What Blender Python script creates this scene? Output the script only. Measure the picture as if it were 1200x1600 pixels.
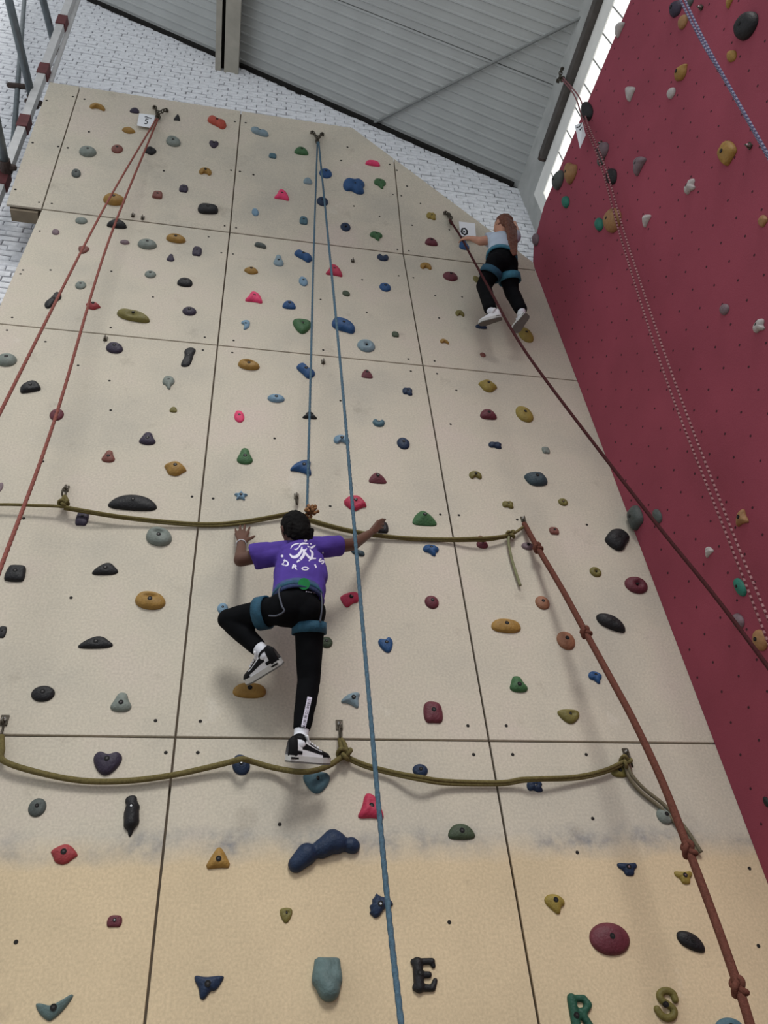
import bpy, bmesh, math, random
from mathutils import Vector, Matrix
from mathutils.bvhtree import BVHTree
import numpy as np

for _o in list(bpy.data.objects):
    bpy.data.objects.remove(_o, do_unlink=True)
scene = bpy.context.scene
COL = scene.collection

# ------------------------------------------------------------------ camera
RC = np.array([[0.98162563, -0.17519230, -0.07562261],      # right
               [0.18017110, 0.72044208, 0.66970261],        # forward
               [-0.06284503, -0.67102225, 0.73876900]])     # up
CAM = np.array([0.21601103, -3.48567345, 1.44836691])
FPX = 1243.6134                                             # focal length for a 1200 x 1600 frame
cam_d = bpy.data.cameras.new('camera')
cam_d.sensor_fit = 'VERTICAL'
cam_d.sensor_height = 36.0
cam_d.lens = FPX / 1600.0 * 36.0
cam_d.clip_start = 0.02
cam = bpy.data.objects.new('camera', cam_d)
COL.objects.link(cam)
cm = Matrix.Identity(4)
for i in range(3):
    cm[i][0] = RC[0][i]
    cm[i][1] = RC[2][i]
    cm[i][2] = -RC[1][i]
    cm[i][3] = CAM[i]
cam.matrix_world = cm
scene.camera = cam

# ------------------------------------------------------------------ light
world = bpy.data.worlds.new('world')
scene.world = world
world.use_nodes = True
wbg = world.node_tree.nodes['Background']
wbg.inputs[0].default_value = (0.93, 0.97, 1.0, 1)
wbg.inputs[1].default_value = 0.78
sun_d = bpy.data.lights.new('daylight', 'SUN')              # daylight through the roof lights behind the camera
sun_d.energy = 1.75
sun_d.angle = math.radians(16)
sun_d.color = (1.0, 0.985, 0.95)
sun = bpy.data.objects.new('daylight', sun_d)
COL.objects.link(sun)
sun.rotation_euler = Vector((-0.02, 0.74, -0.67)).to_track_quat('-Z', 'Y').to_euler()
sun.location = (0, -6, 14)
scene.view_settings.view_transform = 'Standard'
scene.view_settings.look = 'None'
scene.view_settings.gamma = 1.0
scene.view_settings.use_curve_mapping = False
scene.view_settings.exposure = -0.10

# ------------------------------------------------------------------ helpers
def V(a):
    return Vector((float(a[0]), float(a[1]), float(a[2])))

def ray(px, py):
    return RC.T @ np.array([(px - 600) / FPX, 1.0, (800 - py) / FPX])

def on_plane(px, py, O, n):
    r = ray(px, py)
    n = np.array(n, float)
    t = n @ (np.array(O, float) - CAM) / (n @ r)
    return CAM + t * r

def at(px, py, y):
    """world point on the upright plane y = const that the photograph shows at this pixel"""
    return on_plane(px, py, (0, y, 0), (0, 1, 0))

def proj(P):
    q = RC @ (np.array(P, float) - CAM)
    return np.array([600 + FPX * q[0] / q[1], 800 - FPX * q[2] / q[1]])

def lin(c):
    out = []
    for v in c:
        v = v / 255.0
        out.append(v / 12.92 if v <= 0.04045 else ((v + 0.055) / 1.055) ** 2.4)
    return (out[0], out[1], out[2], 1.0)

MATS = {}
def mat(key, col, rough=0.6, var=0.12, scale=14.0, bump=0.0, bscale=60.0, metal=0.0, emit=0.0, spec=0.35):
    if key in MATS:
        return MATS[key]
    m = bpy.data.materials.new(key)
    m.use_nodes = True
    nt = m.node_tree
    b = nt.nodes['Principled BSDF']
    b.inputs['Roughness'].default_value = rough
    b.inputs['Metallic'].default_value = metal
    b.inputs['Specular IOR Level'].default_value = spec
    tc = nt.nodes.new('ShaderNodeTexCoord')
    no = nt.nodes.new('ShaderNodeTexNoise')
    no.inputs['Scale'].default_value = scale
    no.inputs['Detail'].default_value = 4
    nt.links.new(tc.outputs['Object'], no.inputs['Vector'])
    cr = nt.nodes.new('ShaderNodeValToRGB')
    c = lin(col)
    cr.color_ramp.elements[0].position = 0.3
    cr.color_ramp.elements[1].position = 0.7
    cr.color_ramp.elements[0].color = tuple(x * (1 - var) for x in c[:3]) + (1,)
    cr.color_ramp.elements[1].color = tuple(min(1, x * (1 + var)) for x in c[:3]) + (1,)
    nt.links.new(no.outputs['Fac'], cr.inputs['Fac'])
    nt.links.new(cr.outputs['Color'], b.inputs['Base Color'])
    if bump > 0:
        n2 = nt.nodes.new('ShaderNodeTexNoise')
        n2.inputs['Scale'].default_value = bscale
        n2.inputs['Detail'].default_value = 3
        nt.links.new(tc.outputs['Object'], n2.inputs['Vector'])
        bp = nt.nodes.new('ShaderNodeBump')
        bp.inputs['Strength'].default_value = bump
        bp.inputs['Distance'].default_value = 0.01
        nt.links.new(n2.outputs['Fac'], bp.inputs['Height'])
        nt.links.new(bp.outputs['Normal'], b.inputs['Normal'])
    if emit > 0:
        b.inputs['Emission Color'].default_value = c
        b.inputs['Emission Strength'].default_value = emit
    MATS[key] = m
    return m

def mesh_obj(name, verts, faces, m=None, parent=None, smooth=False, mats=None, fmat=None):
    me = bpy.data.meshes.new(name)
    me.from_pydata([tuple(float(c) for c in v) for v in verts], [], faces)
    me.update()
    for mm in (mats or ([m] if m else [])):
        me.materials.append(mm)
    if fmat is not None:
        for p, k in zip(me.polygons, fmat):
            p.material_index = k
    if smooth:
        for p in me.polygons:
            p.use_smooth = True
    o = bpy.data.objects.new(name, me)
    COL.objects.link(o)
    if parent is not None:
        o.parent = parent
    return o

def empty(name, loc=(0, 0, 0)):
    o = bpy.data.objects.new(name, None)
    o.empty_display_size = 0.05
    COL.objects.link(o)
    o.location = V(loc)
    return o

def tag(o, label=None, cat=None, group=None, kind=None):
    if label: o['label'] = label
    if cat: o['category'] = cat
    if group: o['group'] = group
    if kind: o['kind'] = kind
    return o

class MB:
    """collects shapes; build() links them as one mesh, relative to an origin"""
    def __init__(s):
        s.v, s.f = [], []
    def add(s, vf):
        v, f = vf
        k = len(s.v)
        s.v += [tuple(map(float, p)) for p in v]
        s.f += [tuple(i + k for i in q) for q in f]
        return s
    def build(s, name, m, parent=None, smooth=False, origin=(0, 0, 0)):
        o = np.array(origin, float)
        return mesh_obj(name, [np.array(p) - o for p in s.v], s.f, m, parent, smooth)

def box(c, ax, ay, az):
    """box about c with three half-extent vectors"""
    c, ax, ay, az = [np.array(q, float) for q in (c, ax, ay, az)]
    v = [c + i * ax + j * ay + k * az for k in (-1, 1) for j in (-1, 1) for i in (-1, 1)]
    return v, [(0, 2, 3, 1), (4, 5, 7, 6), (0, 1, 5, 4), (2, 6, 7, 3), (0, 4, 6, 2), (1, 3, 7, 5)]

def bar(p, q, hu, hv, up=(0, 0, 1)):
    """box from p to q, half widths hu (sideways) and hv (towards up)"""
    p, q, up = [np.array(x, float) for x in (p, q, up)]
    a = (q - p) / 2
    u = np.cross(a, up); u /= np.linalg.norm(u)
    w = np.cross(u, a); w /= np.linalg.norm(w)
    return box((p + q) / 2, a, u * hu, w * hv)

def frame_of(a, flat=None):
    a = a / np.linalg.norm(a)
    t = np.array(flat, float) if flat is not None else (np.array([0, 0, 1.0]) if abs(a[2]) < 0.9 else np.array([1.0, 0, 0]))
    u = t - a * (t @ a)
    if np.linalg.norm(u) < 1e-6:
        t = np.array([1.0, 0.3, 0.2]); u = t - a * (t @ a)
    u /= np.linalg.norm(u)
    return a, u, np.cross(a, u)

def prim(p, q, r1, r2, flat=None, k=1.0, caps=True, n=16):
    """tapered limb from p to q; k widens it along the direction flat; caps: rounded ends"""
    p, q = np.array(p, float), np.array(q, float)
    L = np.linalg.norm(q - p)
    if L < 1e-6: q = p + np.array([0, 0, 1e-4]); L = 1e-4
    a, u, w = frame_of(q - p, flat)
    prof = []
    if caps:
        for i in range(5):
            t = i / 5 * math.pi / 2
            prof.append((-r1 * math.cos(t), r1 * math.sin(t)))
    else:
        prof.append((0, 0.0))
    prof += [(0, r1), (L * .5, (r1 + r2) / 2), (L, r2)]
    if caps:
        for i in range(1, 6):
            t = i / 5 * math.pi / 2
            prof.append((L + r2 * math.sin(t), r2 * math.cos(t)))
    else:
        prof.append((L, 0.0))
    v, f = [], []
    rings = []
    for d, r in prof:
        if r < 1e-7:
            rings.append([len(v)]); v.append(p + a * d)
        else:
            ids = []
            for j in range(n):
                t = 2 * math.pi * j / n
                ids.append(len(v)); v.append(p + a * d + u * (r * k * math.cos(t)) + w * (r * math.sin(t)))
            rings.append(ids)
    for A, B in zip(rings, rings[1:]):
        for j in range(n):
            j2 = (j + 1) % n
            if len(A) == 1 and len(B) == 1: continue
            if len(A) == 1: f.append((A[0], B[j2], B[j]))
            elif len(B) == 1: f.append((A[j], A[j2], B[0]))
            else: f.append((A[j], A[j2], B[j2], B[j]))
    return v, f

def ell(c, ax, ay, az, n=18, m=10):
    """ellipsoid with three semi-axis vectors"""
    c, ax, ay, az = [np.array(x, float) for x in (c, ax, ay, az)]
    v = [c - az]
    for i in range(1, m):
        t = math.pi * i / m
        for j in range(n):
            s = 2 * math.pi * j / n
            v.append(c + ax * (math.sin(t) * math.cos(s)) + ay * (math.sin(t) * math.sin(s)) - az * math.cos(t))
    v.append(c + az)
    f = []
    for j in range(n):
        f.append((0, 1 + (j + 1) % n, 1 + j))
        f.append((len(v) - 1, 1 + (m - 2) * n + j, 1 + (m - 2) * n + (j + 1) % n))
        for i in range(m - 2):
            A, B = 1 + i * n, 1 + (i + 1) * n
            f.append((A + j, A + (j + 1) % n, B + (j + 1) % n, B + j))
    return v, f

def fuse(name, prims, voxel, m, parent=None, origin=(0, 0, 0), smooth_it=6, fac=0.5, noise=None):
    """union of overlapping solids as one continuous smooth surface"""
    mb = MB()
    for p in prims:
        mb.add(p)
    tmp = mb.build('tmp', None, None, False, origin)
    bm = bmesh.new(); bm.from_mesh(tmp.data)
    bmesh.ops.recalc_face_normals(bm, faces=bm.faces)
    bm.to_mesh(tmp.data); bm.free()
    r = tmp.modifiers.new('r', 'REMESH'); r.mode = 'VOXEL'; r.voxel_size = voxel
    s = tmp.modifiers.new('s', 'SMOOTH'); s.iterations = smooth_it; s.factor = fac
    dg = bpy.context.evaluated_depsgraph_get()
    me = bpy.data.meshes.new_from_object(tmp.evaluated_get(dg))
    bpy.data.objects.remove(tmp, do_unlink=True)
    me.name = name
    me.materials.clear()
    me.materials.append(m)
    if noise:
        amp, sc, seed = noise
        from mathutils import noise as nz
        nrm = [v.normal.copy() for v in me.vertices]
        cos = [v.co.copy() for v in me.vertices]
        new = [c + n_ * (amp * nz.noise(c * sc + Vector((seed, seed, seed)))) for c, n_ in zip(cos, nrm)]
        me.vertices.foreach_set('co', [x for c in new for x in c])
        me.update()
    for p in me.polygons:
        p.use_smooth = True
    o = bpy.data.objects.new(name, me)
    COL.objects.link(o)
    if parent is not None:
        o.parent = parent
    else:
        o.location = V(origin)
    return o

def spline(pts, per=10):
    P = [np.array(p, float) for p in pts]
    P = [2 * P[0] - P[1]] + P + [2 * P[-1] - P[-2]]
    out = []
    for i in range(1, len(P) - 2):
        for k in range(per):
            t = k / per
            a, b, c, d = P[i - 1], P[i], P[i + 1], P[i + 2]
            out.append(0.5 * ((2 * b) + (-a + c) * t + (2 * a - 5 * b + 4 * c - d) * t * t + (-a + 3 * b - 3 * c + d) * t ** 3))
    out.append(P[-2])
    return out

def tube(path, r, n=8, closed=False):
    """swept tube; returns verts, faces and, per face, its place along and around"""
    P = [np.array(p, float) for p in path]
    N = len(P)
    v, f, tags = [], [], []
    a0 = P[1] - P[0]
    _, u, w = frame_of(a0)
    for i in range(N):
        if closed: a = P[(i + 1) % N] - P[i - 1]
        else: a = P[min(i + 1, N - 1)] - P[max(i - 1, 0)]
        a = a / (np.linalg.norm(a) + 1e-12)
        u = u - a * (u @ a); u /= np.linalg.norm(u)
        w = np.cross(a, u)
        rr = r(i / (N - 1)) if callable(r) else r
        for j in range(n):
            t = 2 * math.pi * j / n
            v.append(P[i] + u * (rr * math.cos(t)) + w * (rr * math.sin(t)))
    for i in range(N if closed else N - 1):
        for j in range(n):
            A, B = i * n, ((i + 1) % N) * n
            f.append((A + j, A + (j + 1) % n, B + (j + 1) % n, B + j)); tags.append((i, j))
    if not closed:
        f.append(tuple(range(n - 1, -1, -1))); tags.append((0, 0))
        f.append(tuple(range((N - 1) * n, N * n))); tags.append((N - 1, 0))
    return v, f, tags

def resample(path, step):
    P = [np.array(p, float) for p in path]
    out = [P[0]]
    acc = 0.0
    for a, b in zip(P, P[1:]):
        L = np.linalg.norm(b - a)
        d = step - acc
        while d <= L:
            out.append(a + (b - a) * (d / L)); d += step
        acc = (acc + L) % step
    out.append(P[-1])
    return out

def ring(c, r, tr, nrm, n=20, m=6, stretch=None, k=1.0):
    c = np.array(c, float)
    a, u, w = frame_of(np.array(nrm, float), stretch)
    path = [c + u * (r * k * math.cos(2 * math.pi * i / n)) + w * (r * math.sin(2 * math.pi * i / n)) for i in range(n)]
    v, f, _ = tube(path, tr, m, closed=True)
    return v, f

def unit_(v):
    return v / np.linalg.norm(v)

def ext(pts, z):
    """carry a hanging rope on, straight, down to height z"""
    a, b = np.array(pts[-2], float), np.array(pts[-1], float)
    t = (z - b[2]) / (b[2] - a[2])
    return list(pts) + [b + (b - a) * t * .5, b + (b - a) * t]

# ------------------------------------------------------------------ the planes of the place
H1Z, H2Z, H3Z = 7.794, 6.2, 3.2            # horizontal joints of the plywood wall
PW = 1.5                                   # panel width
XR = 2.724                                 # corner with the red wall
TILT = math.radians(8)
class Plane:
    def __init__(s, O, ex, ez):
        s.O, s.ex, s.ez = np.array(O, float), np.array(ex, float), np.array(ez, float)
        s.en = np.cross(s.ex, s.ez)
    def hit(s, px, py, off=0.0):
        return on_plane(px, py, s.O + s.en * off, s.en)
    def p(s, x, z, off=0.0):
        return s.O + s.ex * x + s.ez * z + s.en * off
MID = Plane((0, 0, 0), (1, 0, 0), (0, 0, 1))
UPP = Plane((0, 0, H1Z), (1, 0, 0), (0, -math.sin(TILT), math.cos(TILT)))
RA = math.radians(4.5)
RED = Plane((XR, 0, 0), (math.sin(RA), -math.cos(RA), 0), (0, 0, 1))
SA = math.radians(2)
SIDE = Plane((3.156, 0.36, 0), (math.sin(SA), -math.cos(SA), 0), (0, 0, 1))
def beige(px, py):
    xs = [-400, 62, 358, 629, 838, 1400]; ys = [272, 326, 362, 398, 422, 482]
    return UPP if py < np.interp(px, xs, ys) else MID

# ------------------------------------------------------------------ surface materials
def wall_paint():
    m = bpy.data.materials.new('painted_plywood')
    m.use_nodes = True
    nt = m.node_tree; N = nt.nodes; L = nt.links
    b = N['Principled BSDF']
    b.inputs['Roughness'].default_value = 0.75
    b.inputs['Specular IOR Level'].default_value = 0.2
    geo = N.new('ShaderNodeNewGeometry')
    sep = N.new('ShaderNodeSeparateXYZ'); L.new(geo.outputs['Position'], sep.inputs[0])
    def noise(scale, det=4, vec=None, rough=0.55):
        n = N.new('ShaderNodeTexNoise'); n.inputs['Scale'].default_value = scale; n.inputs['Detail'].default_value = det
        n.inputs['Roughness'].default_value = rough
        L.new(vec or geo.outputs['Position'], n.inputs['Vector']); return n.outputs['Fac']
    def ramp(fac, stops):
        r = N.new('ShaderNodeValToRGB'); L.new(fac, r.inputs['Fac'])
        while len(r.color_ramp.elements) < len(stops): r.color_ramp.elements.new(0.5)
        for e, (p, c) in zip(r.color_ramp.elements, stops):
            e.position = p; e.color = (c, c, c, 1) if not isinstance(c, tuple) else c
        return r.outputs['Color']
    def mix(fac, a, bcol, mode='MIX'):
        x = N.new('ShaderNodeMix'); x.data_type = 'RGBA'; x.blend_type = mode
        if isinstance(fac, (int, float)): x.inputs[0].default_value = fac
        else: L.new(fac, x.inputs[0])
        for i, q in ((6, a), (7, bcol)):
            if isinstance(q, tuple): x.inputs[i].default_value = q
            else: L.new(q, x.inputs[i])
        return x.outputs[2]
    def math_(op, a, bb):
        x = N.new('ShaderNodeMath'); x.operation = op
        for i, q in ((0, a), (1, bb)):
            if isinstance(q, (int, float)): x.inputs[i].default_value = q
            else: L.new(q, x.inputs[i])
        return x.outputs[0]
    base = ramp(noise(1.6, 5), [(0.3, lin((185, 179, 166))), (0.52, lin((198, 190, 174))), (0.72, lin((202, 190, 178)))])
    # lower board kept its older, yellower paint
    zz = math_('ADD', sep.outputs['Z'], math_('MULTIPLY', noise(5, 4), 0.10))
    low = ramp(math_('DIVIDE', math_('SUBTRACT', 2.80, zz), 0.13), [(0.0, 0.0), (1.0, 1.0)])
    yel = ramp(noise(2.3, 5), [(0.3, lin((200, 182, 151))), (0.7, lin((214, 194, 161)))])
    col = mix(low, base, yel)
    # scuffed grey-blue band at the edge of the two paints
    d = math_('ABSOLUTE', math_('SUBTRACT', zz, 2.765), 0)
    band = ramp(math_('DIVIDE', d, 0.085), [(0.0, 1.0), (1.0, 0.0)])
    brk = math_('MULTIPLY', ramp(noise(3.0, 5), [(0.42, 0.0), (0.60, 1.0)]), ramp(noise(16, 5), [(0.36, 0.15), (0.62, 1.0)]))
    col = mix(math_('MULTIPLY', math_('MULTIPLY', band, brk), 0.8), col, lin((116, 121, 130)))
    # chalk and shoe smudges
    sm = ramp(noise(4.5, 7, rough=0.65), [(0.60, 0.0), (0.80, 1.0)])
    col = mix(math_('MULTIPLY', sm, 0.42), col, lin((120, 108, 96)))
    mp = N.new('ShaderNodeMapping'); mp.inputs['Scale'].default_value = (9, 9, 2.2); mp.inputs['Rotation'].default_value = (0, 0.35, 0)
    L.new(geo.outputs['Position'], mp.inputs[0])
    sc = ramp(noise(3.5, 3, mp.outputs[0]), [(0.70, 0.0), (0.78, 1.0)])
    col = mix(math_('MULTIPLY', sc, 0.16), col, lin((96, 88, 82)))
    ck = ramp(noise(2.6, 6, rough=0.6), [(0.66, 0.0), (0.76, 1.0)])
    col = mix(math_('MULTIPLY', ck, 0.35), col, lin((226, 222, 214)))
    fine = ramp(noise(85, 2), [(0.25, 0.86), (0.75, 1.10)])
    col = mix(1.0, col, fine, 'MULTIPLY')
    L.new(col, b.inputs['Base Color'])
    bp = N.new('ShaderNodeBump'); bp.inputs['Strength'].default_value = 0.12; bp.inputs['Distance'].default_value = 0.004
    L.new(noise(140, 2), bp.inputs['Height']); L.new(bp.outputs['Normal'], b.inputs['Normal'])
    return m
M_WALL = wall_paint()
M_FRAME = mat('frame_timber', (96, 84, 70), 0.8, 0.2, 6)
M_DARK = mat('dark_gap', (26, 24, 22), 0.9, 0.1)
M_HOLE = mat('bolt_hole_dark', (30, 27, 25), 0.8, 0.1)
M_RED = mat('red_climbing_paint', (148, 68, 84), 0.72, 0.09, 2.2, 0.15, 120, spec=0.2)
M_BRICK = mat('whitewashed_brick', (236, 238, 243), 0.85, 0.10, 22, 0.5, 45, spec=0.15)
M_MORTAR = mat('mortar', (134, 134, 140), 0.95, 0.35, 9, 0.3, 60)
M_ROOF = mat('roof_sheet_grey', (182, 185, 184), 0.55, 0.05, 3.0)
M_CREAM = mat('cream_painted_steel', (176, 172, 160), 0.6, 0.10, 8)
M_PLASTER = mat('grey_plaster', (176, 178, 176), 0.9, 0.12, 5, 0.2, 40)
M_STEEL = mat('galvanised_tube', (104, 112, 116), 0.45, 0.18, 12, metal=0.5)
M_CLAMP = mat('rusty_clamp', (70, 58, 54), 0.7, 0.3, 25)
M_WHITE = mat('white_paint', (205, 205, 205), 0.55, 0.10, 12)
M_BAND = mat('oxide_red_band', (104, 56, 58), 0.7, 0.2, 15)
M_GIRDER = mat('dark_brown_girder', (84, 79, 76), 0.7, 0.2, 10)
M_PANE = mat('opal_window_pane', (246, 246, 242), 0.4, 0.03, 3, emit=1.1)
M_FRAMEW = mat('white_window_frame', (244, 244, 240), 0.5, 0.04, 8)
M_MULL = mat('window_mullion', (150, 150, 148), 0.6, 0.1, 20)
M_CHROME = mat('zinc_plated_steel', (190, 190, 192), 0.25, 0.08, 20, metal=0.9)
M_IRON = mat('weathered_chain', (74, 68, 58), 0.55, 0.25, 30, metal=0.5)
M_PAPER = mat('white_paper', (226, 229, 234), 0.8, 0.03, 10)
M_INK = mat('black_ink', (25, 26, 32), 0.8, 0.05, 10)

# ------------------------------------------------------------------ floor and plywood wall
fl = MB().add(box((0, -3.0, -0.1), (7, 0, 0), (0, 5.5, 0), (0, 0, 0.1))).build('floor', mat('floor_mat', (120, 112, 104), 0.8, 0.1, 2))  # floor lies out of view, added to bounce light
tag(fl, kind='structure')

G = 0.005
wall = MB().add(box((0.612, 0.075, H1Z / 2), (2.112 - 0.012, 0, 0), (0, 0.050, 0), (0, 0, H1Z / 2 - 0.004))).build('wall_front', M_FRAME)
tag(wall, kind='structure')
def panel(pl, poly, th=0.018):
    """one plywood board: front on the plane, edges slightly eased"""
    c = np.mean(poly, axis=0)
    v, f = [], []
    n = len(poly)
    for off, ins in ((-th, 0.0), (-0.0025, 0.0), (0.0, 0.0025)):
        for q in poly:
            d = np.array(q) - c
            q2 = np.array(q) - d / np.linalg.norm(d) * ins
            v.append(pl.p(q2[0], q2[1], off))
    for k in range(2):
        for i in range(n):
            j = (i + 1) % n
            f.append((k * n + i, k * n + j, (k + 1) * n + j, (k + 1) * n + i))
    f.append(tuple(range(2 * n, 3 * n)))
    f.append(tuple(range(n - 1, -1, -1)))
    return mesh_obj('panel', v, f, M_WALL, wall)
cols = [(-PW, 0.0), (0.0, PW), (PW, XR)]
rows = [(0.2, H3Z), (H3Z, H2Z), (H2Z, H1Z)]
for x0, x1 in cols:
    for z0, z1 in rows:
        a, b_ = x0 + G, x1 - (G if x1 < XR else 0)
        panel(MID, [(a, z0 + G), (b_, z0 + G), (b_, z1 - G - (0.006 if z1 == H1Z else 0)), (a, z1 - G - (0.006 if z1 == H1Z else 0))])
TOP = (2.889 - 1.3283) * 1.2 / math.cos(TILT)          # length of the leaning top boards
def cut(x):                                            # sloping cut of the top boards under the roof
    return TOP if x <= 1.104 else TOP + (0.105 - TOP) * (x - 1.104) / (XR - 1.104)
LX = -1.77
for x0, x1 in [(LX, -PW), (-PW, 0), (0, PW), (PW, XR)]:
    a, b_ = x0 + (G if x0 > LX else 0), x1 - (G if x1 < XR else 0)
    poly = [(a, 0.004), (b_, 0.004), (b_, cut(b_))]
    if a < 1.104 < b_: poly.append((1.104, TOP))
    poly.append((a, cut(a)))
    panel(UPP, poly)
# timber frame behind the leaning boards
fv = []
for off in (-0.02, -0.09):
    for x, z in [(LX + 0.02, 0.012), (XR - 0.02, 0.012), (XR - 0.02, cut(XR) - 0.03), (1.10, TOP - 0.02), (LX + 0.02, TOP - 0.02)]:
        fv.append(UPP.p(x, z, off))
mesh_obj('backing_frame', fv, [(4, 3, 2, 1, 0), (5, 6, 7, 8, 9)] + [(i, (i + 1) % 5, 5 + (i + 1) % 5, 5 + i) for i in range(5)], M_FRAME, wall)
MB().add(box((-1.635, 0.075, H1Z - 0.012), (0.105, 0, 0), (0, 0.05, 0), (0, 0, 0.014))).build('soffit_board', mat('soffit_timber', (134, 122, 104), 0.8, 0.15, 8), wall)
# bolt holes and screw heads
DOTS = [(73,157),(114,151),(132,155),(51,223),(91,229),(106,231),(139,206),(197,265),(24,296),(61,316),(81,318),(367,190),(384,192),(361,266),(375,268),(396,273),(256,267),(351,353),(369,356),(62,361),(326,370),(346,395),(364,397),(543,230),(533,251),(553,322),(593,338),(609,257),(620,266),(636,291),(614,304),(627,306),(657,318),(644,352),(702,359),(621,390),(639,392),
 (36,422),(32,428),(79,422),(174,424),(239,464),(19,496),(11,516),(173,512),(71,534),(122,571),(171,595),(173,641),(67,721),(320,527),(317,547),(300,776),(333,779),(365,532),(363,551),(505,547),(638,561),(642,580),(679,564),(683,584),(501,468),(573,488),(566,437),(623,431),(646,434),(680,462),(686,497),(722,464),(713,610),(704,663),(429,685),(532,626),(516,791),
 (37,810),(111,934),(243,1126),(259,1176),(313,1127),(309,1176),(688,804),(717,805),(731,1134),(791,1134),(740,1179),(801,1179),(808,812),(917,820),(916,1179),(25,1472),(437,1288),(702,1441),(926,1279),(902,1332),(1171,1357),(1185,1478)]
mb = MB()
for px, py in DOTS:
    pl = beige(px, py)
    c = pl.hit(px, py, 0.0)
    r = 0.0085 if py > 300 else 0.011
    mb.add(prim(c - pl.en * 0.004, c + pl.en * 0.0012, r, r, caps=False, n=10))
tag(mb.build('bolt_holes', M_HOLE, wall), kind='stuff')

# ------------------------------------------------------------------ red wall
rp = [(0, 0), (3.7, 0), (3.7, 8.2), (0.42, 8.2), (0.11, 8.075), (0.0, 7.90)]
rv = [RED.p(x, z, o) for o in (0, -0.03) for x, z in rp]
nR = len(rp)
wall_red = mesh_obj('wall_right', rv, [tuple(range(nR)), tuple(range(2 * nR - 1, nR - 1, -1))] + [(i, nR + i, nR + (i + 1) % nR, (i + 1) % nR) for i in range(nR)], M_RED)
tag(wall_red, kind='structure')
mb = MB()
for i in range(-3, 26):
    for j in range(0, 50):
        z = 8.12 - 0.163 * j
        s = 0.05 + 0.156 * i - 0.022 * j + 0.0
        if 0.05 < s < 3.6 and z > 0.3 and not (s < 0.4 and z > 7.95):
            c = RED.p(s, z, 0)
            mb.add(prim(c - RED.en * 0.004, c + RED.en * 0.001, 0.0075, 0.0075, caps=False, n=8))
tag(mb.build('bolt_holes', mat('red_wall_hole', (66, 30, 40), 0.8, 0.1), wall_red), kind='stuff')

# ------------------------------------------------------------------ brick gable
RS = -0.73117
def roof_z(x):
    return 14.205 + RS * (x + 2.213)
YB = 0.36
bw = [(-4.2, 0), (3.3, 0), (3.3, roof_z(3.3) - .02), (-4.2, roof_z(-4.2) - .02)]
bv = [(x, y, z) for y in (YB + 0.010, YB + 0.3) for x, z in bw]
wall_back = mesh_obj('wall_back', bv, [(0, 1, 2, 3), (7, 6, 5, 4), (0, 4, 5, 1), (1, 5, 6, 2), (2, 6, 7, 3), (3, 7, 4, 0)], M_MORTAR)
tag(wall_back, kind='structure')
rnd = random.Random(5)
def brick_mesh(seed, L=0.229):
    r = random.Random(seed)
    hx, hz = L / 2, 0.0355
    fr = [(-hx, -hz), (0, -hz), (hx, -hz), (hx, 0), (hx, hz), (0, hz), (-hx, hz), (-hx, 0)]
    v = []
    for x, z in fr: v.append((x + r.uniform(-.002, .002), 0.03, z + r.uniform(-.002, .002)))
    for x, z in fr: v.append((x * 0.985 + r.uniform(-.002, .002), 0.004, z * 0.95 + r.uniform(-.002, .002)))
    for x, z in fr: v.append((x * 0.93, r.uniform(-.004, .001), z * 0.72))
    f = []
    for k in range(2):
        for i in range(8):
            j = (i + 1) % 8
            f.append((k * 8 + i, k * 8 + j, k * 8 + 8 + j, k * 8 + 8 + i))
    f.append(tuple(range(16, 24)))
    me = bpy.data.meshes.new('brick'); me.from_pydata(v, [], f); me.update(); me.materials.append(M_BRICK)
    for p in me.polygons: p.use_smooth = False
    return me
BM = [brick_mesh(s) for s in range(6)]
BH = [brick_mesh(s + 50, 0.111) for s in range(3)]
def brick_seen(px, py, m=0):
    if px < -15 - m or px > 845 + m or py < -10 - m or py > 470 + m: return False
    if px > 70:
        return py < np.interp(px, [70, 551, 735, 840], [128, 205, 345, 425]) + 6 + m
    if py < 128: return True
    ex = np.interp(py, [128, 318, 330, 460], [80, 12, 62, 0])
    return px < ex + 4 + m
spots = []
row = 0
z = 2.095
while z < 14.6:
    x = -4.1 + (0.1175 if row % 2 else 0)
    head = (row % 5 == 3)
    step = 0.1175 if head else 0.235
    while x < 3.27:
        if z - 0.02 < roof_z(x):
            q = proj((x, YB, z))
            if brick_seen(*q, 90) or (-3.7 < x < -1.3): spots.append((x, z, head, q, brick_seen(*q)))
        x += step
    z += 0.0775; row += 1
spots.sort(key=lambda s: -s[3][1])
keep = [s for s in spots if s[4] and not s[2]][:300]
kept = {(s[0], s[1]) for s in keep}
rest = [s for s in spots if (s[0], s[1]) not in kept]
for x, z, head, q, sn in keep:
    o = bpy.data.objects.new('brick', rnd.choice(BM))
    COL.objects.link(o); o.parent = wall_back
    o.location = (x + rnd.uniform(-.004, .004), YB + rnd.uniform(-.004, .006), z)
    o.rotation_euler = (rnd.uniform(-.03, .03), rnd.uniform(-.012, .012), rnd.uniform(-.03, .03))
mb = MB()
for x, z, head, q, sn in rest:
    me = rnd.choice(BH if head else BM)
    k = len(mb.v)
    dy = rnd.uniform(-.004, .006)
    mb.v += [(v.co.x + x, v.co.y + YB + dy, v.co.z + z) for v in me.vertices]
    mb.f += [tuple(i + k for i in p.vertices) for p in me.polygons]
if mb.v:
    tag(mb.build('bricks', M_BRICK, wall_back), kind='stuff')

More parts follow.
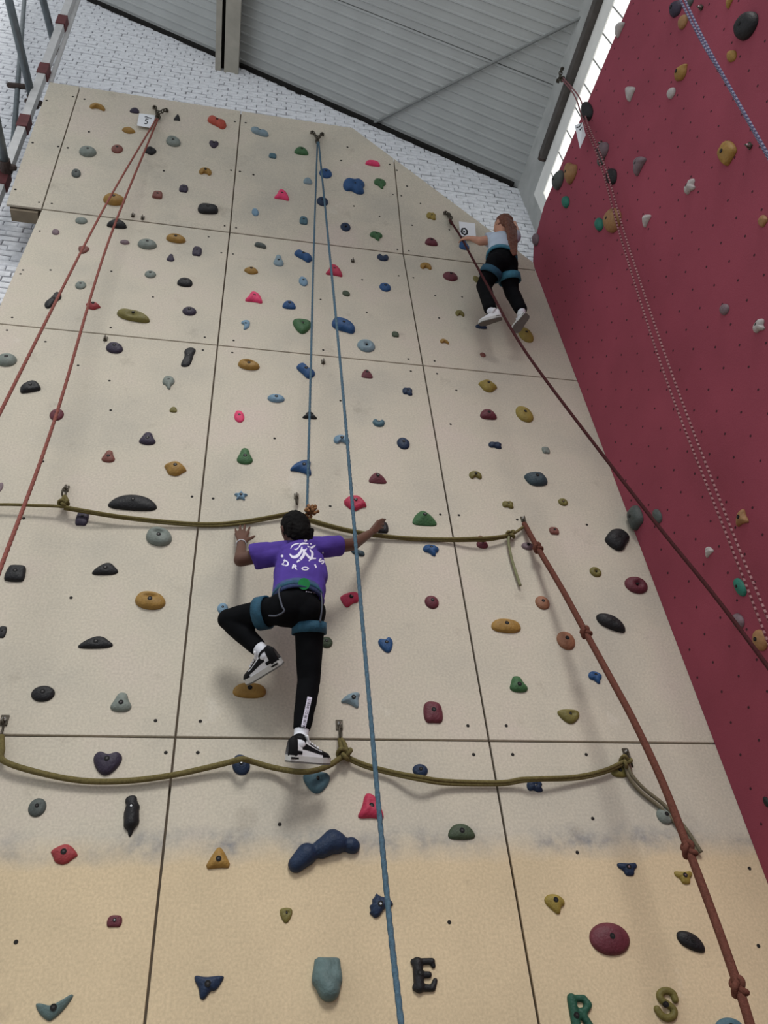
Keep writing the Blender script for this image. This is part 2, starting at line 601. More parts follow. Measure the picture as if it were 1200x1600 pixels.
# ------------------------------------------------------------------ roof
ceiling = empty('ceiling', (0, 0, roof_z(0)))
tag(ceiling, kind='structure')
sl = np.array([1, 0, RS]) / math.hypot(1, RS)          # down the slope
nn = np.array([RS, 0, -1.0]); nn /= np.linalg.norm(nn)  # underside normal
def sheet(y0, y1, nrib):
    prof = []
    w = (y0 - y1) / nrib
    for i in range(nrib):
        a = y0 - i * w - 0.004 * (i == 0)
        prof += [(a, 0.0), (a - w * .70, 0.0), (a - w * .78, 0.013), (a - w * .92, 0.013)]
    prof += [(y1 + 0.004, 0.0), (y1 + 0.004, -0.02)]
    v, f = [], []
    o0 = np.array([0, 0, roof_z(0)])
    for t in (-3.6, 4.2):
        for y, h in prof:
            v.append(sl * t + np.array([0, y, 0]) + nn * h)
    n = len(prof)
    for i in range(n - 1):
        f.append((i, i + 1, n + i + 1, n + i))
    return mesh_obj('roof_sheet', v, f, M_ROOF, ceiling)
sheet(0.37, -0.775, 11)
sheet(-0.775, -1.92, 11)
sheet(-1.92, -3.065, 11)
sheet(-3.065, -4.21, 11)  # unseen from here on, added so the roof shades the top boards
sheet(-4.21, -5.355, 11)
sheet(-5.355, -5.8, 4)
v = [sl * t + np.array([0, y, 0]) - nn * h for h in (0.03, 0.09) for y in (0.7, -5.8) for t in (-3.6, 4.2)]
mesh_obj('roof_deck', v, [(0, 1, 3, 2), (4, 6, 7, 5), (0, 4, 5, 1), (2, 3, 7, 6), (0, 2, 6, 4), (1, 5, 7, 3)], M_GIRDER, ceiling)
# dark joint between roof and gable
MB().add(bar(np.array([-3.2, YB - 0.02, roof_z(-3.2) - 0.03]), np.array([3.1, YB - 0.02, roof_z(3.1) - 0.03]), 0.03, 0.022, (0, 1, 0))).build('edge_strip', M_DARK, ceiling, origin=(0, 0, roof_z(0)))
# purlin: a box section with a narrow flange beside it
bx_ = -0.235
pu = empty('purlin_beam', (bx_, 0.3, roof_z(bx_) - 0.2))
tag(pu, 'cream painted steel beam running under the grey roof from the brick gable', 'beam')
MB().add(box((0.02, -3.02, -0.02), (0.088, 0, 0), (0, 3.19, 0), (0, 0, 0.16))).build('beam_box', M_CREAM, pu)
MB().add(box((-0.145, -3.02, 0.0), (0.034, 0, 0), (0, 3.19, 0), (0, 0, 0.16))).build('beam_flange', M_CREAM, pu)
MB().add(box((-0.09, -3.02, 0.06), (0.03, 0, 0), (0, 3.18, 0), (0, 0, 0.12))).build('beam_web', M_DARK, pu)
# thin grey rod laid diagonally under the roof
def roof_pt(px, py, off):
    return on_plane(px, py, np.array([0, 0, roof_z(0)]) + nn * off, nn)
a_, b_ = roof_pt(585, 192, 0.03), roof_pt(935, 14, 0.06)
tr = MB().add(prim(a_, b_, 0.015, 0.015, n=10)).build('diagonal_rod', mat('grey_rod', (138, 141, 140), 0.6, 0.1), None, True, origin=a_)
tr.location = V(a_)
tag(tr, 'thin grey rod crossing the ribbed grey roof diagonally', 'rod')

# ------------------------------------------------------------------ side wall with its window strip
wall_side = MB()
def side_box(s0, s1, z0, z1, o0, o1):
    c = SIDE.p((s0 + s1) / 2, (z0 + z1) / 2, (o0 + o1) / 2)
    return box(c, SIDE.ex * (s1 - s0) / 2, SIDE.en * abs(o1 - o0) / 2, SIDE.ez * (z1 - z0) / 2)
wall_side.add(side_box(-0.1, 0.25, 0, 10.28, -0.22, 0.0))
wall_side.add(side_box(0.25, 3.6, 0, 8.75, -0.22, 0.0))
wall_side.add(side_box(0.25, 3.6, 9.66, 10.28, -0.22, 0.0))
ws = wall_side.build('wall_side', M_PLASTER)
tag(ws, kind='structure')
win = empty('window_1', SIDE.p(1.5, 9.1, 0))
tag(win, kind='structure')
wo = SIDE.p(1.5, 9.1, 0)
MB().add(side_box(0.22, 3.6, 9.41, 9.66, -0.10, 0.012)).build('window_head', M_FRAMEW, win, origin=wo)
MB().add(side_box(0.22, 0.36, 8.75, 9.41, -0.10, 0.012)).build('window_jamb', M_FRAMEW, win, origin=wo)
MB().add(side_box(0.22, 3.6, 8.75, 8.84, -0.10, 0.03)).build('window_sill', M_FRAMEW, win, origin=wo)
ms = [0.36, 0.575, 0.79, 1.01, 1.23, 1.45, 1.67, 1.89, 2.11, 2.33, 2.55, 2.77, 2.99, 3.21, 3.43]
for a, b_ in zip(ms, ms[1:]):
    MB().add(side_box(a + 0.006, b_ - 0.006, 8.84, 9.41, -0.02, 0.0)).build('window_pane', M_PANE, win, origin=wo)
    MB().add(side_box(b_ - 0.006, b_ + 0.006, 8.84, 9.41, -0.03, 0.006)).build('mullion', M_MULL, win, origin=wo)
g0, g1 = SIDE.p(0.60, 9.715, 0.04), SIDE.p(3.6, 9.715, 0.04)
gd = MB().add(bar(g0, g1, 0.035, 0.05)).build('wall_girder', M_GIRDER, None, origin=g0)
gd.location = V(g0)
tag(gd, 'dark brown steel girder under the roof edge above the window strip', 'girder')
MB().add(prim(g0 - SIDE.ex * 0.03, g0 + SIDE.ex * 0.015, 0.045, 0.045, caps=False, n=12)).build('end_plate', M_CLAMP, gd, origin=g0)

# ------------------------------------------------------------------ scaffold beam beside the leaning boards
def behind(px, py, off=-0.14):
    return UPP.hit(px, py, off)
B0, B1 = behind(-14, 332), behind(122, -30)
B0 = B0 - unit_(B1 - B0) * 0.9
beam = empty('striped_scaffold_beam', B0)
tag(beam, 'white scaffold beam with oxide red bands beside the top boards at left', 'beam')
marks = [(8, 283), (43, 195), (71.5, 113), (100, 37)]
tt = [float((behind(*m_) - B0) @ (B1 - B0) / np.linalg.norm(B1 - B0) ** 2) for m_ in marks]
edges = [0] + [e for t in tt for e in (t - 0.018, t + 0.018)] + [1]
for i in range(len(edges) - 1):
    p0, p1 = B0 + (B1 - B0) * edges[i], B0 + (B1 - B0) * edges[i + 1]
    red_ = i % 2 == 1
    MB().add(bar(p0, p1, 0.046 if red_ else 0.036, 0.045 if red_ else 0.036, (0, 1, 0))).build('red_band' if red_ else 'white_length', M_BAND if red_ else M_WHITE, beam, origin=B0)
p0, p1 = behind(79, 128, -0.2), behind(127, -14, -0.2)
pp = MB().add(prim(p0, p1, 0.024, 0.024, n=10)).build('down_pipe', M_WHITE, None, True, origin=p0)
pp.location = V(p0)
tag(pp, 'thin white pipe rising up the brick gable beside the striped beam', 'pipe')
tubes = [((87, 78, 0.0), (62, -20, -0.7), 'grey scaffold tube clamped to the striped beam near the top of the photo'),
         ((53, 165, 0.0), (8, -25, -1.0), 'grey scaffold tube clamped to the striped beam beside the top corner of the boards'),
         ((10, 265, 0.0), (-12, 160, -0.6), 'grey scaffold tube clamped to the striped beam, cut by the left edge of the photo'),
         ((20, 234, 0.16), (40, -25, 0.16), 'thin upright grey scaffold tube against the brick wall at far left')]
for i, (a, b_, lab) in enumerate(tubes):
    a, b_ = at(*a), at(*b_)
    r = 0.036 if i < 3 else 0.026
    tb = empty('scaffold_tube', a)
    tag(tb, lab, 'scaffold tube', 'scaffold tubes at the left')
    MB().add(prim(a, b_, r, r, caps=False, n=14)).build('tube', M_STEEL, tb, True, origin=a)
    if i < 3:
        d = (b_ - a) / np.linalg.norm(b_ - a)
        MB().add(prim(a - d * 0.02, a + d * 0.10, r * 1.35, r * 1.25, caps=False, n=12)).add(prim(a + d * 0.03 - np.array([0.05, 0, 0]), a + d * 0.03 + np.array([0.06, 0, 0]), 0.03, 0.03, n=8)).build('clamp', M_CLAMP, tb, origin=a)
    else:
        c = at(28, 135, 0.13)
        MB().add(prim(c + np.array([-.08, 0, 0]), c + np.array([.09, 0, 0.02]), 0.03, 0.03, n=8)).build('clamp', M_CLAMP, tb, origin=a)

# ------------------------------------------------------------------ climbing holds
SH = {
 'round': [(math.cos(t * math.pi / 5), math.sin(t * math.pi / 5)) for t in range(10)],
 'half': [(-1, -.75), (-.92, 0), (-.55, .75), (0, 1), (.55, .75), (.92, 0), (1, -.75), (.5, -1), (-.5, -1)],
 'flatdome': [(-1, -.9), (-.85, -.2), (-.5, .5), (0, 1), (.5, .5), (.85, -.2), (1, -.9), (0, -1)],
 'tri': [(-1, -1), (-.35, .5), (0, 1), (.4, .5), (1, -.9), (.1, -.85)],
 'trid': [(-1, .75), (-.5, 1), (.5, 1), (1, .8), (1, .1), (.55, -.65), (.15, -1), (-.3, -.9), (-.85, .0)],
 'lens': [(-1, 0), (-.45, .75), (.1, 1), (.6, .55), (1, -.2), (.5, -.8), (-.1, -1), (-.6, -.6)],
 'bean': [(-1, -.2), (-.8, .6), (-.3, 1), (.3, .75), (.8, .3), (1, -.6), (.75, -1), (.3, -.4), (-.2, -.35), (-.65, -.85)],
 'beanup': [(-1, .3), (-.6, 1), (-.1, .55), (.35, .6), (.75, 1), (1, .3), (.8, -.6), (.2, -1), (-.4, -.95), (-.85, -.5)],
 'sq': [(-.85, -1), (-1, 0), (-.75, .9), (0, 1), (.8, .85), (1, -.1), (.8, -1), (0, -.95)],
 'block': [(-1, -.6), (-.8, .7), (-.6, 1), (.7, 1), (.9, .6), (1, -.7), (.8, -1), (-.7, -1)],
 'bar': [(-1, -.3), (-.92, .75), (-.2, .9), (.75, 1), (1, .4), (.95, -.6), (.3, -.85), (-.7, -1)],
 'bow': [(-1, .1), (-.75, 1), (-.2, .6), (.25, .3), (.8, .35), (1, -.4), (.6, -1), (.1, -.55), (-.4, -.35)],
 'heart': [(-1, .5), (-.6, 1), (0, .6), (.6, 1), (1, .4), (.6, -.5), (0, -1), (-.6, -.5)],
 'pear': [(-.9, -.6), (-.55, .2), (-.35, .85), (0, 1), (.4, .85), (.55, .2), (1, -.5), (.6, -1), (-.4, -1)],
 'egg': [(-1, .1), (-.7, .9), (0, 1), (.7, .6), (1, -.3), (.6, -.95), (-.2, -1), (-.8, -.6)],
 'wedge': [(-1, -.85), (-.55, -.1), (-.3, .9), (.05, 1), (.5, .7), (.8, 0), (1, -1), (.2, -.75)],
 'saddle': [(-1, .6), (-.55, 1), (0, .45), (.5, .3), (.9, .1), (1, -.7), (.6, -1), (-.1, -.7), (-.7, -.4)],
 'comma': [(-.9, .3), (-.5, 1), (.4, 1), (1, .4), (.8, -.2), (.45, -.4), (.5, -1), (.1, -.95), (-.2, -.4), (-.75, -.3)],
 'quad': [(-1, -.1), (-.2, 1), (.45, .95), (1, 0), (.9, -.35), (-.5, -1), (-.8, -.9)],
 'diamond': [(-1, .35), (-.2, 1), (.3, .9), (1, -.1), (.7, -.35), (.2, -1), (-.5, -.8), (-.75, -.1)],
 'wing': [(-1, -.25), (-.25, .7), (.6, 1), (1, .85), (.75, .1), (.8, -.6), (.65, -1), (.2, -.55), (-.4, -.3)],
 'boomerang': [(-1, .3), (-.85, .42), (-.2, .05), (.5, .6), (.9, 1), (1, .75), (.6, -.2), (.1, -.9), (-.15, -1), (-.7, -.4)],
 'ridge': [(-1, -.7), (-.55, .35), (0, 1), (.4, .85), (.6, .45), (1, -.25), (.85, -.75), (0, -1), (-.8, -1)],
 'leaf': [(-1, .9), (-.6, 1), (.1, .6), (.7, -.2), (1, -1), (.75, -1), (.05, -.6), (-.6, .1)],
 'horn': [(-1, 1), (-.3, .75), (.5, .85), (1, .8), (.85, .4), (.6, -.1), (.35, -.35), (.2, -.2), (-.1, -.7), (-.3, -1), (-.55, -.8), (-.65, 0), (-.95, .5)],
 'slab': [(-1, -.1), (-.75, .95), (-.2, .8), (.5, .55), (1, -.2), (.75, -1), (.1, -.75), (-.6, -.6)],
 'spike': [(-1, -.6), (-.8, -.45), (-.95, 0), (-.65, .1), (-.7, .5), (-.45, .6), (-.35, 1), (-.1, .7), (.5, .55), (.9, .3), (1, -.1), (.6, -.1), (.2, -.3), (-.2, -.9), (-.6, -1), (-.75, -.75)],
 'loaf': [(-1, -.5), (-.85, .5), (-.4, .95), (.2, 1), (.8, .7), (1, 0), (.9, -.7), (.4, -1), (-.5, -.95)],
 'longloaf': [(-1, .1), (-.85, .9), (-.3, .75), (.5, .5), (1, -.4), (.85, -.95), (.1, -.9), (-.6, -.6)],
 'star': [(math.cos(math.radians(90 + 36 * i)) * (1 if i % 2 == 0 else .42), math.sin(math.radians(90 + 36 * i)) * (1 if i % 2 == 0 else .42)) for i in range(10)],
 'notch': [(-1, -.3), (-.8, .6), (0, 1), (.8, .6), (1, -.3), (.75, -1), (.45, -.95), (.25, -.55), (-.2, -.5), (-.45, -1), (-.8, -.9)],
 'hat': [(-1, -.7), (-.6, -.35), (-.5, .5), (0, 1), (.5, .6), (.6, -.2), (1, -.6), (.8, -1), (0, -.9), (-.8, -1)],
 'mush': [(-1, .5), (-.5, 1), (.3, 1), (.95, .5), (1, -.1), (.5, -.3), (.35, -.95), (0, -1), (-.4, -.5), (-.8, -.1)],
 'trilobe': [(-1, 1), (-.4, .9), (.3, .85), (1, 1), (1.05, .3), (.6, -.1), (.5, -.9), (0, -1), (-.45, -.85), (-.55, -.1), (-1.05, .3)],
 'halfmoon': [(-1, .55), (-.75, 1.05), (0, 1), (.65, .55), (1.05, -.3), (1, -1.05), (.35, -.95), (-.3, -.6), (-.85, -.1)],
 'pq1': [(-1, .2), (-.7, .55), (.1, .95), (1, 1), (1, -.2), (.3, -.4), (-.2, -1), (-.5, -.9)],
 'pq2': [(-1, .05), (-.5, .9), (.4, 1), (1, -.3), (.5, -.45), (-.05, -1), (-.45, -.75)],
 'jag': [(-1, 0), (-.7, .85), (0, .7), (.5, 1), (1, .4), (.7, -.1), (.9, -.8), (.2, -1), (-.2, -.6), (-.8, -.8)],
}
# name: outline, profile exponents, apex shift (x, y), scoop (x, y, size, depth), corner rounding
KIND = {
 'dome': ('round', 2.2, .55, (0, .05), None, 3), 'flat': ('round', 4, .7, (0, .1), None, 3), 'half': ('half', 2.4, .6, (0, .1), None, 3),
 'cone': ('flatdome', 1.3, .9, (0, .25), None, 2), 'tri': ('tri', 2.0, .65, (0, .0), None, 1), 'trid': ('trid', 2.6, .5, (0, .15), (.25, .3, .3, .5), 2),
 'lens': ('lens', 2.4, .6, (0, .1), None, 3), 'bean': ('bean', 2.2, .55, (0, 0), None, 3), 'jug': ('beanup', 2.4, .5, (0, .15), (0, .45, .5, .6), 3),
 'sq': ('sq', 3, .5, (0, .1), None, 2), 'block': ('block', 4, .45, (0, .1), None, 2), 'bar': ('bar', 3.2, .5, (0, .1), None, 2),
 'bow': ('bow', 2.6, .55, (0, 0), None, 3), 'heart': ('heart', 2.2, .6, (0, 0), None, 3), 'pear': ('pear', 2.2, .6, (0, -.1), None, 3),
 'egg': ('egg', 2.4, .55, (0, .05), None, 3), 'wedge': ('wedge', 2.0, .6, (0, .1), (.1, .2, .35, .35), 2), 'saddle': ('saddle', 2.6, .55, (0, 0), (0, .1, .35, .35), 3),
 'comma': ('comma', 2.2, .55, (0, .2), (0, .6, .4, .5), 3), 'quad': ('quad', 3.4, .6, (0, .1), (.15, -.1, .4, .2), 1), 'diamond': ('diamond', 2.2, .6, (0, .1), None, 1),
 'wing': ('wing', 2.2, .6, (.1, .1), None, 3), 'boomerang': ('boomerang', 2.2, .6, (0, -.1), None, 3), 'ridge': ('ridge', 2.2, .6, (0, .1), (0, -.2, .3, .2), 2),
 'leaf': ('leaf', 2.2, .55, (0, 0), None, 3), 'horn': ('horn', 2.4, .5, (0, 0), None, 2), 'slab': ('slab', 3, .5, (0, 0), None, 2),
 'spike': ('spike', 2.6, .5, (0, 0), None, 2), 'loaf': ('loaf', 2.8, .5, (0, .15), None, 3), 'longloaf': ('longloaf', 2.6, .5, (0, .25), (0, -.2, .35, .45), 3),
 'pq1': ('pq1', 2.4, .6, (.1, .1), (-.1, -.1, .4, .25), 1), 'pq2': ('pq2', 2.4, .6, (0, .15), (.1, -.1, .4, .25), 1),
 'halfmoon': ('halfmoon', 2.4, .55, (.05, .05), None, 2),
 'star': ('star', 2.5, .6, (0, 0), None, 1), 'notch': ('notch', 2.4, .55, (0, .1), None, 3), 'hat': ('hat', 2.0, .6, (0, .1), None, 2),
 'slot': ('egg', 3.2, .5, (0, -.12), (0, .33, .17, .75, 3.0), 3), 'pocket': ('round', 2.4, .6, (0, .1), (.05, -.1, .3, .8), 3), 'ledge': ('half', 3, .5, (0, .2), (0, .5, .45, .6), 3),
 'mush': ('mush', 2.3, .55, (0, .2), None, 3), 'trilobe': ('trilobe', 2.4, .55, (0, .1), None, 2), 'jag': ('jag', 2.4, .55, (0, .1), (.1, .1, .3, .4), 2),
}
def chaikin(p, it):
    p = [np.array(q, float) for q in p]
    for _ in range(it):
        o = []
        for a, b in zip(p, p[1:] + p[:1]):
            o += [a * .75 + b * .25, a * .25 + b * .75]
        p = o
    return p
HC = dict(och=(150,116,58), yel=(142,124,60), oli=(112,104,56), gry=(118,126,120), dgr=(78,84,82), blk=(29,29,32), pur=(52,45,62), mar=(98,46,56), brn=(118,72,64), red=(150,58,62),
          pnk=(214,62,106), pk2=(172,48,76), nav=(31,47,73), blu=(38,76,122), lbl=(112,142,164), lgb=(122,142,152), tea=(72,102,114), dte=(54,70,78), grn=(60,98,62), dgn=(62,74,56),
          dkg=(36,80,64), org=(142,98,74), mau=(116,98,104), ora=(168,74,58), wht=(176,170,168), tan=(150,112,74), teg=(38,110,94), sgr=(92,112,112))
HOLD_GAIN = 1.0
def hold_mat(c):
    col = tuple(min(255, x * HOLD_GAIN) for x in HC[c])
    return mat('hold_' + c, col, 0.55, 0.14, 30, 0.35, 90, spec=0.3)
M_BOLT = mat('hold_bolt', (58, 56, 56), 0.4, 0.1, metal=0.6)
M_BOLTHOLE = mat('hold_bolt_recess', (16, 16, 17), 0.8, 0.1)

def add_hold(px, py, w, h, kind, col, label, plane=None, rot=0.0, dep=0.42, bolt=None, aspect=None, group='holds on the plywood wall', seed=None):
    pl = plane or beige(px, py)
    out, ea, eb, sh, scoop, it = KIND[kind]
    poly = chaikin(SH[out], it)
    if rot:
        c_, s_ = math.cos(math.radians(rot)), math.sin(math.radians(rot))
        poly = [np.array([q[0] * c_ * 1.0 - q[1] * s_, q[0] * s_ + q[1] * c_]) for q in poly]
    P = np.array(poly)
    lo, hi = P.min(0), P.max(0)
    P = (P - (lo + hi) / 2) / ((hi - lo) / 2)
    q = pl.hit(px, py)
    e = 0.01
    Jx, Jz, Jn = [(proj(q + d * e) - proj(q)) / e for d in (pl.ex, pl.ez, pl.en)]
    if aspect is None:
        sx = w / abs(Jx[0]) / 2
        D = dep * min(sx, h / abs(Jz[1]) / 2) * 1.25
        sz = max(0.5 * h, h - 0.62 * D * abs(Jn[1])) / abs(Jz[1]) / 2
    else:
        s = math.sqrt(w * h / abs(Jx[0] * Jz[1] - Jx[1] * Jz[0])) / 2 * 0.95
        sx, sz = s * aspect, s / aspect
        D = dep * min(sx, sz) * 1.5
    bp = np.array([px, py]) - Jn * (0.36 * D)
    O = pl.hit(bp[0], bp[1])
    rg = random.Random(seed if seed is not None else int(px * 7 + py * 13))
    ph = [rg.uniform(0, 6.28) for _ in range(4)]
    N = 40
    # arc-length resample
    L = np.r_[0, np.cumsum(np.linalg.norm(np.diff(np.vstack([P, P[:1]]), axis=0), axis=1))]
    t = np.linspace(0, L[-1], N, endpoint=False)
    PP = np.vstack([P, P[:1]])
    P = np.c_[np.interp(t, L, PP[:, 0]), np.interp(t, L, PP[:, 1])]
    c0 = P.mean(0)
    rho = [1.0, 1.0, .94, .86, .77, .67, .56, .45, .34, .22, .11]
    verts, faces = [], []
    def height(x, y, r):
        hgt = max(0.0, 1 - r ** ea) ** eb
        if scoop:
            gx, gy, gs, gd = scoop[:4]
            ar = scoop[4] if len(scoop) > 4 else 1.0
            hgt *= 1 - gd * math.exp(-(((x - gx) / ar) ** 2 + (y - gy) ** 2) / (gs * gs))
        hgt *= 1 + 0.07 * math.sin(3.1 * x + ph[0]) * math.sin(2.7 * y + ph[1]) + 0.03 * math.sin(7 * x + ph[2]) * math.sin(6 * y + ph[3])
        return hgt
    for k, r in enumerate(rho):
        for x, y in P:
            X = c0[0] + (x - c0[0]) * r + sh[0] * (1 - r)
            Y = c0[1] + (y - c0[1]) * r + sh[1] * (1 - r)
            hh = 0.0 if k == 0 else 0.10 + 0.90 * height(X, Y, r)
            verts.append((X * sx, Y * sz, hh * D))
    ax, ay = c0[0] + sh[0], c0[1] + sh[1]
    hc = 0.10 + 0.90 * height(ax, ay, 0.0)
    verts.append((ax * sx, ay * sz, hc * D))
    for k in range(len(rho) - 1):
        for i in range(N):
            j = (i + 1) % N
            faces.append((k * N + i, k * N + j, (k + 1) * N + j, (k + 1) * N + i))
    k = len(rho) - 1
    for i in range(N):
        faces.append((k * N + i, k * N + (i + 1) % N, len(verts) - 1))
    faces.append(tuple(range(N - 1, -1, -1)))
    o = mesh_obj('climbing_hold', verts, faces, hold_mat(col), None, True)
    M = Matrix.Identity(4)
    for i in range(3):
        M[i][0], M[i][1], M[i][2], M[i][3] = pl.ex[i], pl.ez[i], pl.en[i], O[i]
    o.matrix_world = M
    tag(o, label, 'climbing hold', group)
    if (bolt is None and min(w, h) >= 13) or bolt:
        br = min(0.012, sx * 0.24)
        zc = hc * D
        b_ = MB()
        b_.add(prim((ax * sx, ay * sz, zc - 0.01), (ax * sx, ay * sz, zc + 0.0012), br, br, caps=False, n=12))
        bo = b_.build('bolt_recess', M_BOLTHOLE, o)
        MB().add(prim((ax * sx, ay * sz, zc - 0.01), (ax * sx, ay * sz, zc + 0.0026), br * .55, br * .45, caps=False, n=6)).build('bolt', M_CHROME if bolt == 'shiny' else M_BOLT, o)
    return o

